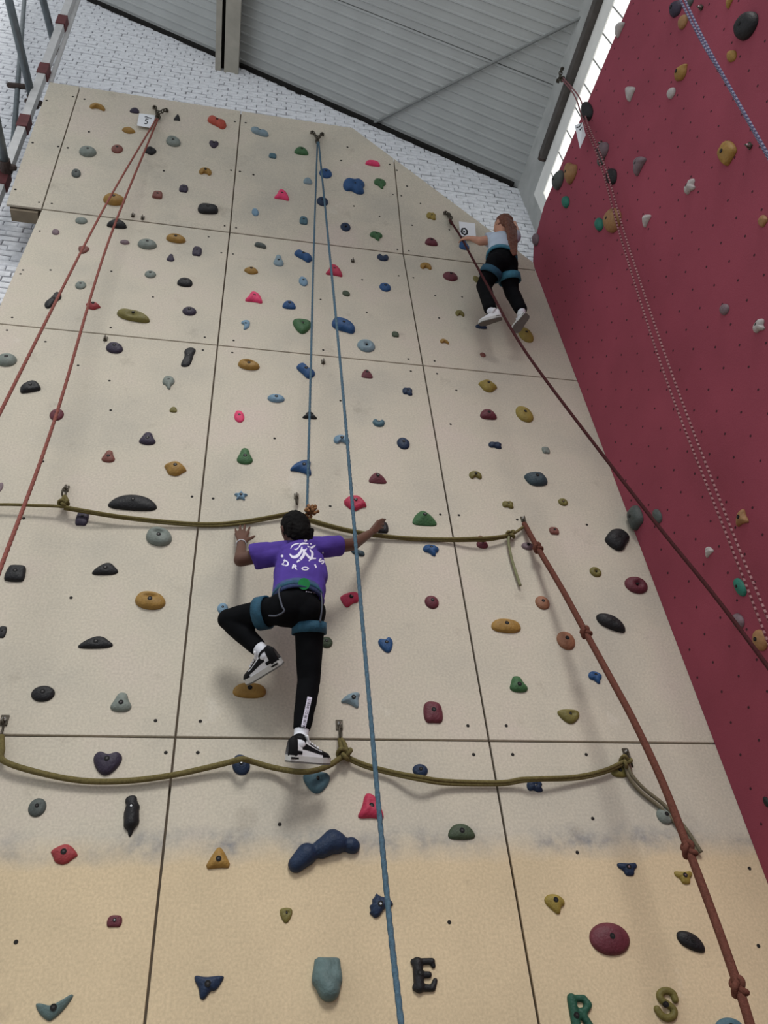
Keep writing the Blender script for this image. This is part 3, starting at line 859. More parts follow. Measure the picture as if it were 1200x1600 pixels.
HOLDS = [
 # leaning top boards, left column
 (152.5,166,25,12,'bean','och','curved ochre hold in the top left corner of the leaning boards'),
 (210.5,172,15,10,'half','pur','small dark purple hold just above the paper tag numbered 5'),
 (277,183,10,12,'tri','blk','tiny black pointed hold right of the red rope anchor'),
 (339,190,30,21,'bow','ora','orange red bow shaped hold near the top edge of the boards'),
 (201,203,21,11,'lens','och','small ochre lens hold left of the red rope, below the tag'),
 (271,220,23,18,'slot','gry','grey green hold with a slot, right of the red rope near its anchor'),
 (334,225,15,13,'heart','pur','small purple heart shaped hold under the orange red bow hold'),
 (235,235,19,14,'bar','blk','short black curved bar touching the red rope near its anchor',None,-38),
 (183,232,18,15,'dome','brn','brown red knob left of the red rope, below the small ochre lens'),
 (137,236,27,18,'flat','gry','wide grey green dome on the left of the leaning boards'),
 (119,270,15,15,'egg','dgr','small grey knob, leftmost hold on the leaning boards'),
 (321,267,20,13,'notch','och','small ochre hold with a notched underside on the leaning boards'),
 (287,294,14,13,'sq','pur','small square purple hold on the leaning boards'),
 (246,304,16,13,'block','brn','small brown red block right of the red ropes on the leaning boards'),
 (178,311,34,20,'flat','och','large flat yellow hold behind the red rope strand'),
 (325,326,32,18,'bar','blk','black brick like hold just above the long joint'),
 # leaning top boards, middle and right
 (406,205,28,15,'saddle','lgb','blue grey lumpy hold near the top edge of the middle board'),
 (471,235,22,14,'half','grn','green half round hold left of the blue rope anchor'),
 (426,243,12,9,'sq','tea','tiny teal hold left of the green half round one'),
 (582.5,254,23,11,'ledge','pnk','bright pink ledge hold below the sloping cut of the boards'),
 (509,270,20,17,'dome','blu','blue knob touching the right side of the upper blue rope'),
 (553.5,289,34,27,'jag','blu','largest blue hold on the leaning boards'),
 (594,286,19,18,'comma','grn','green hook shaped hold right of the largest blue hold'),
 (481,282,14,12,'half','lgb','small pale grey hold left of the blue ropes'),
 (440.5,303,23,19,'wedge','pnk','bright pink pointed hold on the leaning middle board'),
 (504,314,18,16,'dome','nav','dark blue knob between the two blue rope strands'),
 (474.5,344,13,14,'sq','tea','small teal hold just left of the blue ropes above the joint'),
 (399,331,11,13,'egg','lbl','tiny pale blue hold above the joint near the long vertical seam'),
 (540,354,16,15,'pocket','nav','dark navy round hold right of the blue ropes above the joint'),
 (588,368,20,16,'comma','grn','green hook hold just above the joint, right of the blue ropes'),
 (674,337,15,13,'jag','yel','small yellow hold beside the brown rope anchor'),
 (674,377,20,14,'half','mar','maroon half round hold below the brown rope anchor'),
 (725,381,16,19,'pear','blu','blue hold beside the paper tag at the top climber'),
 # between the joints, left column
 (127,344,19,12,'dome','gry','grey dome just under the joint at far left'),
 (183,349,31,15,'half','blk','wide black half round hold under the joint, behind the red rope'),
 (87,362,12,10,'egg','mau','tiny mauve hold near the left edge under the joint'),
 (275,372,31,15,'slot','och','ochre oval hold with a slot just under the joint'),
 (195,378,15,8,'dome','mau','small flat mauve hold under the wide black one'),
 (230,381,30,17,'flat','gry','large grey green oval hold under the joint'),
 (130,390,17,13,'trid','brn','small brown red hold on the red rope, left column'),
 (308,392,15,16,'sq','pur','small dark purple hold left of the vertical seam'),
 (267,402,12,13,'pear','pur','tiny dark purple hold below the ochre oval'),
 (235,428,18,13,'dome','gry','round grey knob in the middle of the left column'),
 (289,440.5,24,15,'loaf','blk','glossy black hold near the vertical seam, left column'),
 (126,445,17,14,'dome','gry','small grey green knob right of the black peanut hold'),
 (83,468,22,29,'bow','blk','black peanut shaped hold near the left edge',None,75),
 (145.5,477,24,14,'diamond','red','dull red pointed hold under the red rope strand'),
 (208.5,492.5,53,20,'longloaf','oli','long olive yellow hold with a raised bar'),
 (296,485.5,22,15,'dome','pur','smooth purple dome right of the long olive hold'),
 # between the joints, middle
 (407,383,19,10,'slab','dgr','flat grey green wedge just under the joint'),
 (474,399,28,20,'bow','blu','two lobed blue hold at the left blue rope strand',None,-10),
 (435.5,406,16,20,'pear','lgb','pale blue grey double knob left of the two lobed blue hold'),
 (392.5,422,22,13,'lens','och','ochre lens shaped hold right of the vertical seam'),
 (474,439,14,16,'egg','lbl','pale blue egg shaped hold left of the blue rope'),
 (397,463,27,20,'wedge','pnk','bright pink wedge right of the vertical seam'),
 (452,475.5,21,15,'half','blu','blue half dome left of the blue rope'),
 (383.5,507,14,17,'bean','lbl','small pale blue hold just above the second joint',None,-60),
 (472,509,29,25,'trid','grn','large green hold against the left blue rope strand'),
 (522,421,26,21,'wedge','pk2','pink hold behind the right blue rope strand'),
 (541,458,12,10,'egg','dgn','tiny dark green hold right of the blue rope'),
 (537,507,36,26,'slab','blu','long stepped blue hold slanting beside the right blue rope'),
 (572.5,539,28,22,'pocket','lgb','pale blue grey dome with a pocket above the second joint'),
 (598.5,402,18,12,'jug','nav','navy scooped hold just under the joint'),
 (602,448,18,15,'dome','blu','round blue knob left of the right vertical seam'),
 (618,522,11,10,'sq','dgn','tiny green hold near the right vertical seam'),
 (665.5,415,18,12,'notch','och','ochre curved hold under the joint, right column'),
 (704,431,23,16,'dome','mar','maroon dome under the joint, right column'),
 (718.5,489,14,11,'notch','oli','small olive hold left of the top climber'),
 (694.5,533,14,9,'bean','och','small ochre crescent hold, right column'),
 (754.5,554,9,8,'dome','brn','tiny brown knob below the top climber'),
 (745,436,11,12,'egg','oli','small olive hold half hidden by the top climber and rope'),
 (752,510,18,8,'loaf','nav','dark blue foothold under the white shoe of the top climber'),
 (822,522,22,26,'egg','yel','yellow hold below the dangling shoe of the top climber'),
 # below the second joint, left column
 (179,542.5,27,19,'egg','pur','dark purple egg shaped hold under the second joint'),
 (294.5,557,20,33,'bow','blk','black hourglass hold beside the vertical seam',None,108),
 (10,561.5,32,22,'flat','gry','grey oval hold at the left edge of the photo'),
 (263,597,19,23,'comma','gry','grey comma shaped hold'),
 (48,604,32,23,'quad','blk','black four cornered hold near the left edge'),
 (271,639.5,12,10,'half','oli','tiny olive hold under the grey comma hold'),
 (88.5,647,22,20,'dome','mar','dark maroon knob under the red rope strand'),
 (231,684,26,22,'pear','pur','purple stepped block in the left column'),
 (170,712,21,21,'pear','brn','brown red stepped hold in the left column'),
 (274,731,36,26,'diamond','och','ochre diamond shaped hold in the left column'),
 (208,784,76,27,'half','blk','very wide black half moon hold above the green rope'),
 (128.5,809,20,25,'sq','pur','dark purple hold resting against the green rope at left'),
 (0,761,9,16,'dome','mau','mauve knob cut by the left edge of the photo'),
 # below the second joint, middle
 (389,569,34,18,'slot','och','ochre oval hold with a long slot under the second joint'),
 (478,578,29,26,'bow','blu','blue bow shaped hold behind the left blue rope strand',None,-25),
 (573.5,583,18,16,'cone','mar','small maroon cone under the second joint'),
 (431.5,622,27,14,'flat','lbl','pale blue flat oval hold left of the blue rope'),
 (484,648,23,13,'hat','blk','black hat shaped hold behind the left blue rope strand'),
 (374,650,16,20,'egg','pnk','small bright pink hold right of the vertical seam'),
 (534,686,25,16,'notch','lbl','pale blue arched hold behind the right blue rope strand'),
 (383,711.5,25,28,'pear','grn','green hold right of the vertical seam'),
 (470,729,33,27,'wing','blu','large blue wing shaped hold at the left blue rope strand',None,8),
 (590,745.5,28,20,'cone','mar','maroon cone right of the blue ropes'),
 (592,660.5,19,13,'jug','tea','small teal scooped hold right of the blue ropes'),
 (630.5,692,20,20,'dome','nav','round navy knob left of the right vertical seam'),
 (637,611,16,14,'jag','nav','small navy jagged hold under the second joint'),
 (376.5,773.5,21,16,'star','lbl','pale blue five pointed star hold'),
 (555.5,785,35,27,'pq2','pk2','pink four cornered hold behind the right blue rope strand'),
 # right column, middle rows
 (763,602,29,22,'diamond','yel','yellow faceted hold under the second joint, right column'),
 (763,646.5,26,18,'half','mar','maroon half round hold below the yellow faceted one'),
 (774,695,21,12,'jag','nav','thin navy leaf hold in the right column'),
 (743,741.5,20,14,'notch','oli','olive curved hold above the green rope, right column'),
 (794,788,18,13,'jag','oli','olive hold just above the knot of the green rope'),
 (838,747,35,25,'lens','dte','slate grey slanted lens hold',None,-25),
 (880,784,15,13,'pocket','oli','small round olive hold with a shiny bolt'),
 (820,646,26,27,'egg','yel','yellow hold near the corner with the red wall'),
 (853,703,12,12,'sq','gry','tiny grey hold near the corner with the red wall'),
 (663,808,38,27,'cone','grn','large green cone above the green rope'),
 # below the green rope, left
 (248.5,837,41,32,'slot','gry','large round grey green hold under the green rope'),
 (24,895,32,28,'block','blk','black rounded block near the left edge'),
 (165,888,40,22,'ridge','blk','black ridged hold left of the ochre slotted hold'),
 (235,937,48,31,'slot','och','large ochre oval hold with a dark slot'),
 (3,987,14,20,'sq','blk','black hold cut by the left edge of the photo'),
 (150,1003,54,22,'ridge','blk','long black ridged hold under the other black ridged one'),
 (67,1083,37,27,'dome','blk','smooth black dome near the left edge'),
 (190,1096,33,33,'pear','gry','grey stepped cone above the third joint'),
 (348,950,17,18,'dome','lbl','pale blue round hold behind the knee of the purple shirted climber'),
 (390,1078,52,26,'loaf','och','ochre foothold under the raised shoe of the purple shirted climber'),
 # below the green rope, middle and right
 (559,862,22,14,'saddle','dte','dark teal spool shaped hold under the climber\'s outstretched arm'),
 (597,823,20,20,'sq','blk','black hold gripped by the climber\'s outstretched hand'),
 (547,936,30,27,'pq1','pk2','red pink angular hold right of the climber\'s waist'),
 (510,1003,20,19,'dome','dgn','dark green knob behind the climber\'s straight leg'),
 (603,1007,23,26,'beanless','blu','blue heart shaped hold right of the climber\'s straight leg',None,12),
 (674,859,25,20,'comma','blu','blue hook shaped hold just under the green rope'),
 (675,940,22,22,'dome','mar','maroon knob in the middle of the wall'),
 (753,846,18,22,'pear','mar','dark maroon hold sitting on the green rope'),
 (791,977,46,24,'loaf','och','ochre rounded bar in the right column'),
 (548,1093,30,27,'wing','lgb','blue grey wing shaped hold right of the climber\'s shin'),
 (677,1112,30,36,'sq','mar','maroon hold above the third joint'),
 (657,1203,24,21,'dome','nav','navy knob resting on the lower rope'),
 (866,829,15,13,'sq','brn','small brown orange hold right of the knotted rope'),
 (825,853,20,13,'flat','mau','mauve hold at the first knot of the brown rope'),
 (931,893,18,17,'pocket','oli','small olive hold left of the maroon ring hold'),
 (995,913,35,29,'pocket','mar','maroon ring shaped hold with an open hole'),
 (848,941,22,23,'dome','org','small orange brown knob left of the brown rope'),
 (885,1000,28,31,'dome','org','larger orange brown knob left of the brown rope'),
 (955,972,40,32,'halfmoon','blk','black slanted half moon hold right of the brown rope'),
 (810,1068,28,28,'pear','grn','green hold above the third joint in the right column'),
 (931,1058,21,21,'comma','blu','small bright blue hold right of the brown rope'),
 (890,1119,34,24,'trid','oli','olive three cornered hold above the third joint'),
 (966,842,40,38,'slab','blk','big black hold at the corner with the red wall',None,60),
 # below the third joint
 (167,1192,45,39,'beanless','pur','large purple heart topped hold on the lower rope'),
 (377,1194,28,34,'egg','nav','navy hold carrying the lower rope left of the climber\'s foot'),
 (495,1222,42,36,'trid','tea','large teal foothold under the climber\'s lower shoe'),
 (579,1259,40,44,'wedge','pk2','red pink hold behind the blue rope below the lower rope'),
 (721,1299,42,27,'half','dgn','dark green loaf shaped hold right of the blue rope'),
 (58,1261,28,31,'dome','dgr','rough dark grey knob at lower left'),
 (100,1334,44,34,'diamond','red','dull red hold at lower left'),
 (341.5,1340,37,36,'tri','och','ochre three cornered hold at lower left'),
 (179,1439,24,20,'sq','mar','small dark maroon hold with a bright bolt at lower left'),
 (83,1574,57,42,'boomerang','sgr','grey green boomerang hold at the bottom left'),
 (326,1542,47,40,'horn','nav','dark navy horned hold at the bottom'),
 (596,1414,38,40,'spike','nav','navy spiky claw hold beside the blue rope'),
 (447,1430,20,25,'trid','oli','small olive three cornered hold below the big navy one'),
 (836,1228,25,20,'jag','nav','navy hold hanging under the lower rope at right'),
 (968,1205,26,20,'loaf','oli','olive hold at the right knot of the lower rope'),
 (982,1358,31,22,'trilobe','nav','navy three lobed hold below the scuffed line'),
 (1070,1371,28,22,'trilobe','yel','yellow three lobed hold touching the brown rope'),
 (868,1412,31,33,'mush','yel','yellow mushroom shaped hold below the scuffed line'),
 (954,1466,62,54,'dome','mar','large maroon dome at lower right'),
 (1080,1471,38,37,'halfmoon','blk','black leaf shaped hold at lower right'),
 (1040,1274,26,28,'dome','gry','round grey hold at lower right beside the brown rope'),
 (1141,1606,44,34,'dome','tea','teal dome cut by the bottom edge of the photo'),
]
KIND['beanless'] = ('heart', 3.0, .5, (0, .1), None, 3)
shiny = {(880,784),(179,1439),(982,1358),(1070,1371),(596,1414),(205,1276),(377,1194),(836,1228)}
for h in HOLDS:
    px, py, w, hh, kind, col, lab = h[:7]
    rot = h[8] if len(h) > 8 else 0
    add_hold(px, py, w, hh, kind, col, lab, rot=rot, bolt='shiny' if (px, py) in shiny else None)

RG = 'holds on the red wall'
REDH = [
 (966,44,13,20,'wedge','wht','white hold at the window edge near the top of the red wall',1.0),
 (1054,13,18,28,'lens','pur','dark hold behind the blue rope at the top of the red wall',.8),
 (1066,34,15,20,'dome','tan','ochre hold under the blue rope at the top of the red wall',.9),
 (1078,2,12,12,'dome','dgr','grey hold right of the blue rope at the very top',1.0),
 (1138,3,17,10,'tri','och','ochre hold cut by the top edge of the photo',1.0),
 (1163,39,33,45,'egg','blk','big black egg shaped hold at the top right of the red wall',.85),
 (1142,87,13,25,'lens','och','narrow ochre hold under the big black one',.75),
 (1063,113,22,21,'diamond','och','faceted ochre hold left of the blue rope',1.0),
 (982,143,15,24,'tri','wht','white pointed shard hold on the red wall',.8),
 (1048,145,12,17,'egg','wht','small white hold under the faceted ochre one',.9),
 (916,173,15,32,'loaf','blk','narrow black hold against the window edge',.65),
 (1134,238,25,34,'sq','och','large ochre block hold left of the blue rope end',.85),
 (940,235,18,24,'egg','mau','pale grey hold on the speckled red rope',.9),
 (938,250,13,14,'dome','dgr','dark grey hold on the speckled red rope, below the pale one',.9),
 (996,256,20,23,'wedge','mau','mauve ridged hold on the red wall',1.0),
 (954,275,18,26,'lens','blk','black leaf hold right of the speckled red rope',.75),
 (1077,292,18,20,'comma','wht','white curled hold in the upper red wall',1.0),
 (889,267,20,31,'pear','tan','tan stepped hold at the window corner',.8),
 (871,281,18,22,'dome','dgr','grey dome at the window corner of the red wall',.95),
 (883,315,11,19,'egg','teg','small green hold at the upper left of the red wall',.75),
 (955,343,26,36,'egg','tan','large tan hold crossed by the speckled red rope',.85),
 (935,350,13,21,'egg','teg','green hold left of the large tan one',.75),
 (1008,342,15,16,'tri','wht','small white pointed hold right of the large tan one',1.0),
 (1191,345,14,16,'sq','tan','tan hold at the right edge of the photo',.9),
 (836,374,12,15,'dome','mau','mauve knob on the corner edge of the red wall',.8),
 (1131,483,15,17,'egg','mau','mauve hold in the middle of the red wall',.9),
 (1185,510,22,19,'comma','wht','white curled hold near the right edge of the photo',1.0),
 (1026,806,13,24,'egg','dgr','dark grey hold beside the dark red rope',.8),
 (1106,861,17,12,'wedge','wht','small white hold low on the red wall',1.1),
 (1157,812,25,20,'wing','tan','tan hold at the top of the lower speckled rope',1.0),
 (1155,917,18,29,'egg','teg','green hold behind the lower speckled rope',.75),
 (1152,970,19,24,'egg','mau','mauve grey hold left of the lower speckled rope',.9),
 (1186,1000,26,30,'dome','tan','brown hold under the lower speckled rope',.9),
 (991,808,26,27,'sq','dgr','grey blocky hold on the red wall touching the big black corner hold',.9),
 (1197,1253,10,16,'egg','blk','black hold low on the red wall at the right edge',.8),
]
for px, py, w, hh, kind, col, lab, asp in REDH:
    add_hold(px, py, w, hh, kind, col, lab, plane=RED, aspect=asp, dep=0.5, group=RG, bolt=None if w >= 17 else False)

# --- holds with shapes of their own, grown from several lobes
def lobed(px, py, lobes, col, label, voxel=0.006, bolt_at=None, group='holds on the plywood wall', smooth_it=4, boltm=None):
    """lobes: (px1, py1, px2, py2, radius px1, radius px2, out) as rounded limbs lying on the wall"""
    pl = beige(px, py)
    O = pl.hit(px, py)
    k = (proj(O + pl.ex * .01) - proj(O))[0] / .01
    pr = []
    for x1, y1, x2, y2, r1, r2 in lobes:
        r1, r2 = r1 / k, r2 / k
        pr.append(prim(pl.hit(x1, y1, r1 * .35), pl.hit(x2, y2, r2 * .35), r1, r2, n=14))
    o = fuse('climbing_hold', pr, voxel, hold_mat(col), None, O, smooth_it)
    tag(o, label, 'climbing hold', group)
    if bolt_at:
        bx, by, off = bolt_at
        c = pl.hit(bx, by, off)
        MB().add(prim(c - pl.en * .01, c + pl.en * .002, .011, .011, caps=False, n=12)).build('bolt_recess', M_BOLTHOLE, o, origin=O)
        MB().add(prim(c - pl.en * .01, c + pl.en * .004, .006, .005, caps=False, n=6)).build('bolt', boltm or M_BOLT, o, origin=O)
    return o
lobed(506, 1331, [(463,1350,479,1335,13,17), (480,1336,497,1327,11,11), (503,1326,520,1315,15,18), (520,1313,526,1317,17,17), (536,1321,541,1321,8,8), (549,1321,551,1322,13,12)], 'nav',
      'biggest navy hold with three rounded lobes below the lower rope', 0.007, (513, 1316, 0.05))
lobed(205, 1276, [(203,1251,207,1250,8,8), (206,1256,210,1262,9,9), (206,1264,205,1285,11,11), (210,1270,210,1284,8,8), (203,1285,204,1298,10,5), (199,1270,199,1290,6,6), (204,1298,203,1305,5,3)], 'blk',
      'long upright black hold below the lower rope', 0.006, (205, 1259, 0.035), boltm=M_CHROME)
lobed(511, 1528, [(497,1503,526,1503,7,7), (498,1507,498,1530,8,12), (525,1507,522,1530,8,14), (510,1510,510,1545,12,15), (505,1530,514,1545,16,18)], 'sgr',
      'grey teal block hold at the bottom left of the blue rope end', 0.008, None)
lobed(663, 1523, [(646,1503,675,1502,5,5), (675,1502,677,1509,4,4), (652,1504,655,1543,8,8), (655,1523,670,1523,5,5), (650,1543,676,1544,6,5), (676,1544,680,1532,5,4), (646,1503,648,1507,4,4), (649,1544,650,1540,4,4)], 'blk',
      'black letter E shaped hold right of the blue rope', 0.004, (656, 1520, 0.026))
lobed(910, 1580, [(893,1560,900,1600,7,7), (900,1600,906,1632,7,7), (893,1560,912,1560,5,5), (912,1560,919,1570,5,6), (919,1570,914,1580,6,5), (914,1580,900,1581,5,5), (908,1582,922,1604,6,6), (922,1604,930,1630,6,6)], 'dkg',
      'green letter R shaped hold at the bottom edge', 0.004, (901, 1586, 0.026))
sp = spline([(1055,1562), (1051,1552), (1040,1548), (1031,1553), (1033,1562), (1044,1570), (1053,1578), (1052,1587), (1043,1591), (1033,1586), (1027,1577)], 4)
lobed(1042, 1568, [(a[0], a[1], b[0], b[1], 5.2, 5.2) for a, b in zip(sp, sp[1:])], 'oli', 'olive letter S shaped hold at the bottom right', 0.004, (1041, 1569, 0.024))

# ------------------------------------------------------------------ ropes and anchors
def rope_mat(key, col, var=0.2):
    return mat(key, col, 0.85, var, 90, 0.5, 300, spec=0.1)
M_RR = rope_mat('rope_faded_red', (140, 86, 78))
M_RB = rope_mat('rope_blue', (80, 104, 120))
M_RO = rope_mat('rope_olive', (112, 102, 66))
M_RBR = rope_mat('rope_brown', (106, 66, 56))
M_RDK = rope_mat('rope_dark_maroon', (70, 36, 38))
M_RBK = rope_mat('rope_dark_brown', (66, 44, 38))
M_S1 = rope_mat('rope_fleck_red', (104, 46, 56)); M_S2 = rope_mat('rope_fleck_white', (170, 128, 130))
M_B1 = rope_mat('rope_fleck_blue', (84, 80, 112)); M_B2 = rope_mat('rope_fleck_pale', (150, 148, 170))

def strand(name, pts, r, m, parent, origin, per=12, n=8):
    v, f, _ = tube(spline(pts, per), r, n)
    return MB().add((v, f)).build(name, m, parent, True, origin)

def twisted_strand(name, pts, r, m, parent, origin, pitch=0.08):
    path = resample(spline(pts, 30), 0.012)
    mb = MB()
    for s in (0, math.pi):
        P2 = []
        for i, q in enumerate(path):
            a = path[min(i + 1, len(path) - 1)] - path[max(i - 1, 0)]
            _, u, w = frame_of(a, (1, 0, 0))
            t = s + 2 * math.pi * i * 0.012 / pitch
            P2.append(q + u * (r * .16 * math.cos(t)) + w * (r * .16 * math.sin(t)))
        v, f, _ = tube(P2, r * .80, 8)
        mb.add((v, f))
    return mb.build(name, m, parent, True, origin)

def fleck_strand(name, pts, r, m1, m2, parent, origin, step=0.03):
    path = resample(spline(pts, 30), step)
    v, f, tg = tube(path, r, 6)
    fm = [1 if ((i + (j // 3)) % 2 == 0) else 0 for i, j in tg]
    o = np.array(origin)
    return mesh_obj(name, [np.array(p) - o for p in v], f, None, parent, True, [m1, m2], fm)

def knot(name, c, r, axis, m, parent, origin, rr=0.4):
    """overhand knot: a trefoil of rope around the axis"""
    a, u, w = frame_of(np.array(axis, float))
    P = []
    for i in range(48):
        t = 2 * math.pi * i / 48
        x, y, z = math.sin(t) + 2 * math.sin(2 * t), math.cos(t) - 2 * math.cos(2 * t), -math.sin(3 * t)
        P.append(np.array(c) + (u * x * .36 + w * z * .75 + a * y * .42) * r)
    v, f, _ = tube(P, r * rr, 8, closed=True)
    return MB().add((v, f)).build(name, m, parent, True, origin)

def rope_root(name, label, origin, group=None):
    e = empty(name, origin)
    tag(e, label, 'rope', group)
    return e

# red rope of line 5
a5 = UPP.hit(244, 186, 0.06)
rt = rope_root('top_rope', 'faded red climbing rope hanging in two strands from the anchor at tag 5', a5, 'top ropes')
twisted_strand('rope_strand', ext([a5, at(160, 330, -0.42), at(0, 645, -1.15), at(-60, 765, -1.35)], 1.0), 0.0085, M_RR, rt, a5)
twisted_strand('rope_strand', ext([a5 + np.array([0.015, 0, 0]), at(170, 376, -0.32), at(88, 648, -0.62), at(0, 890, -0.95), at(-40, 1000, -1.1)], 1.0), 0.0095, M_RR, rt, a5)
# blue rope
ab = UPP.hit(496, 222, 0.06)
rt = rope_root('top_rope', 'blue climbing rope from the middle anchor down to the climber and past the bottom edge', ab, 'top ropes')
twisted_strand('rope_strand', [ab, at(490, 400, -0.30), at(485, 600, -0.33), at(480, 785, -0.33), at(479, 812, -0.33), at(486, 905, -0.30)], 0.0085, M_RB, rt, ab)
twisted_strand('rope_strand', ext([ab + np.array([0.012, 0, 0]), at(531, 560, -0.52), at(560, 900, -0.80), at(600, 1350, -1.05), at(629, 1620, -1.2)], 0.9), 0.0095, M_RB, rt, ab)
# brown rope of the top climber and its dark continuation towards the belayer
ac = UPP.hit(703, 344, 0.06)
rt = rope_root('top_rope', 'dark brown rope crossing the top climber and running down past the red wall', ac, 'top ropes')
strand('rope_strand', [ac, UPP.hit(720, 370, 0.12), at(735, 398, -0.34), at(765, 452, -0.46), at(800, 516, -0.56), at(850, 590, -0.62), at(1000, 786, -0.75), at(1115, 929, -0.9), at(1215, 1062, -1.0)], 0.0095, M_RDK, rt, ac)
# speckled red and white rope on the red wall
an = SIDE.p(1.36, 9.70, 0.12)
rt = rope_root('speckled_rope', 'red and white speckled rope hanging down the red wall from the window girder', an, 'speckled ropes')
fleck_strand('rope_strand', [an, SIDE.hit(898, 150, 0.16), RED.hit(912, 190, 0.06), RED.hit(940, 262, 0.05), RED.hit(972, 378, 0.05), RED.hit(1040, 590, 0.10), RED.hit(1135, 835, 0.12), RED.hit(1170, 925, 0.12), RED.hit(1214, 1040, 0.12)], 0.0068, M_S1, M_S2, rt, an, 0.016)
fleck_strand('rope_strand', [an + np.array([0, -0.02, 0]), SIDE.hit(905, 152, 0.16), RED.hit(918, 192, 0.08), RED.hit(946, 262, 0.09), RED.hit(980, 378, 0.10), RED.hit(1052, 590, 0.15), RED.hit(1146, 835, 0.17), RED.hit(1183, 925, 0.18), RED.hit(1230, 1040, 0.2)], 0.0068, M_S1, M_S2, rt, an, 0.016)
# blue and white rope at the top right
aw = RED.hit(1052, -25, 0.5)
rt = rope_root('speckled_rope', 'pale blue and white speckled rope across the top right of the red wall', aw, 'speckled ropes')
fleck_strand('rope_strand', [aw, RED.hit(1066, 6, 0.49), RED.hit(1098, 68, 0.47), RED.hit(1134, 128, 0.45), RED.hit(1218, 278, 0.4)], 0.0062, M_B1, M_B2, rt, aw, 0.014)
fleck_strand('rope_strand', [aw + np.array([0.02, -0.02, 0]), RED.hit(1072, 4, 0.51), RED.hit(1102, 66, 0.49), RED.hit(1136, 128, 0.465), RED.hit(1220, 276, 0.42)], 0.0062, M_B1, M_B2, rt, aw, 0.014)

# green rope slung across the wall, and the lower rope
def wp(px, py, off=0.05):
    return MID.hit(px, py, off * 0.7)
og = wp(100, 790)
rt = rope_root('slung_rope', 'olive green doubled rope slung across the wall behind the climber\'s head', og, 'slung ropes')
strand('rope_strand', [wp(-150, 800, .02), wp(-20, 789, .06), wp(60, 790, .07), wp(100, 792, .08), wp(130, 797, .10), wp(200, 808, .06), wp(310, 818, .03), wp(380, 814, .03), wp(460, 800, .05)], 0.0085, M_RO, rt, og)
strand('rope_strand', [wp(100, 795, .06), wp(200, 811, .045), wp(310, 821.5, .02), wp(380, 818, .02), wp(460, 803, .03)], 0.0075, M_RO, rt, og)
strand('rope_strand', [wp(460, 800, .05), wp(490, 813, .05), wp(550, 829, .05), wp(620, 839, .03), wp(690, 842, .03), wp(740, 841, .07), wp(765, 840, .07), wp(798, 835, .05), wp(820, 822, .04)], 0.0095, M_RO, rt, og)
strand('rope_strand', [wp(460, 803, .03), wp(490, 817, .03), wp(550, 832, .03), wp(620, 841.5, .02), wp(690, 845, .02), wp(740, 845, .05), wp(765, 844, .05), wp(798, 838, .04)], 0.0075, M_RO, rt, og)
strand('rope_tail', [wp(795, 838, .05), wp(795, 850, .04), wp(800, 875, .03), wp(808, 900, .03), wp(813, 915, .03)], 0.0085, mat('rope_tail_pale', (128, 128, 96), 0.85, 0.15, 90), rt, og)
knot('rope_knot', wp(100, 787, .08), 0.022, (1, 0, 0), M_RO, rt, og)
knot('rope_knot', wp(798, 835, .05), 0.022, (1, 0, 0.2), M_RO, rt, og)
strand('rope_loop', [wp(97, 788, .08), wp(101, 776, .07), wp(106, 788, .08)], 0.012, M_RO, rt, og)
ol = wp(540, 1178)
rt = rope_root('slung_rope', 'olive brown rope sagging across the wall at the height of the climber\'s lower foot', ol, 'slung ropes')
strand('rope_strand', [wp(2, 1150, .03), wp(3, 1170, .05), wp(6, 1189, .06), wp(60, 1207, .05), wp(130, 1220, .04), wp(200, 1220, .04), wp(270, 1211, .04), wp(330, 1198, .05), wp(362, 1190, .07), wp(378, 1186, .13), wp(394, 1190, .07), wp(430, 1200, .05), wp(475, 1206, .11), wp(510, 1198, .08), wp(538, 1180, .05)], 0.0135, M_RO, rt, ol, 8)
strand('rope_strand', [wp(538, 1180, .05), wp(570, 1194, .05), wp(610, 1205, .05), wp(657, 1214, .10), wp(700, 1220, .05), wp(780, 1222, .04), wp(815, 1217, .06), wp(840, 1216, .08), wp(900, 1213, .05), wp(945, 1203, .05), wp(978, 1188, .05)], 0.0095, M_RO, rt, ol, 8)
strand('rope_strand', [wp(538, 1184, .04), wp(570, 1198, .04), wp(610, 1209, .04), wp(657, 1219, .09), wp(700, 1225, .04), wp(780, 1226, .03), wp(815, 1221, .05), wp(840, 1219, .07), wp(900, 1217, .04), wp(945, 1207, .04), wp(976, 1193, .04)], 0.0085, M_RO, rt, ol, 8)
strand('rope_tail', [wp(978, 1190, .05), wp(988, 1212, .04), wp(1008, 1234, .03), wp(1038, 1258, .03), wp(1070, 1293, .03), wp(1096, 1332, .03)], 0.0095, mat('rope_tail_dull', (112, 104, 84), 0.85, 0.15, 90), rt, ol)
strand('rope_tail', [wp(976, 1194, .04), wp(984, 1216, .03), wp(1003, 1239, .02), wp(1032, 1262, .02), wp(1064, 1296, .02), wp(1091, 1335, .02)], 0.0085, MATS['rope_tail_dull'], rt, ol)
knot('rope_knot', wp(539, 1178, .06), 0.026, (1, 0, -.2), M_RO, rt, ol)
knot('rope_knot', wp(978, 1190, .05), 0.023, (0.2, 0, 1), M_RO, rt, ol)
strand('rope_loop', [wp(535, 1176, .05), wp(531, 1156, .04), wp(537, 1160, .05), wp(543, 1176, .06)], 0.011, M_RO, rt, ol)
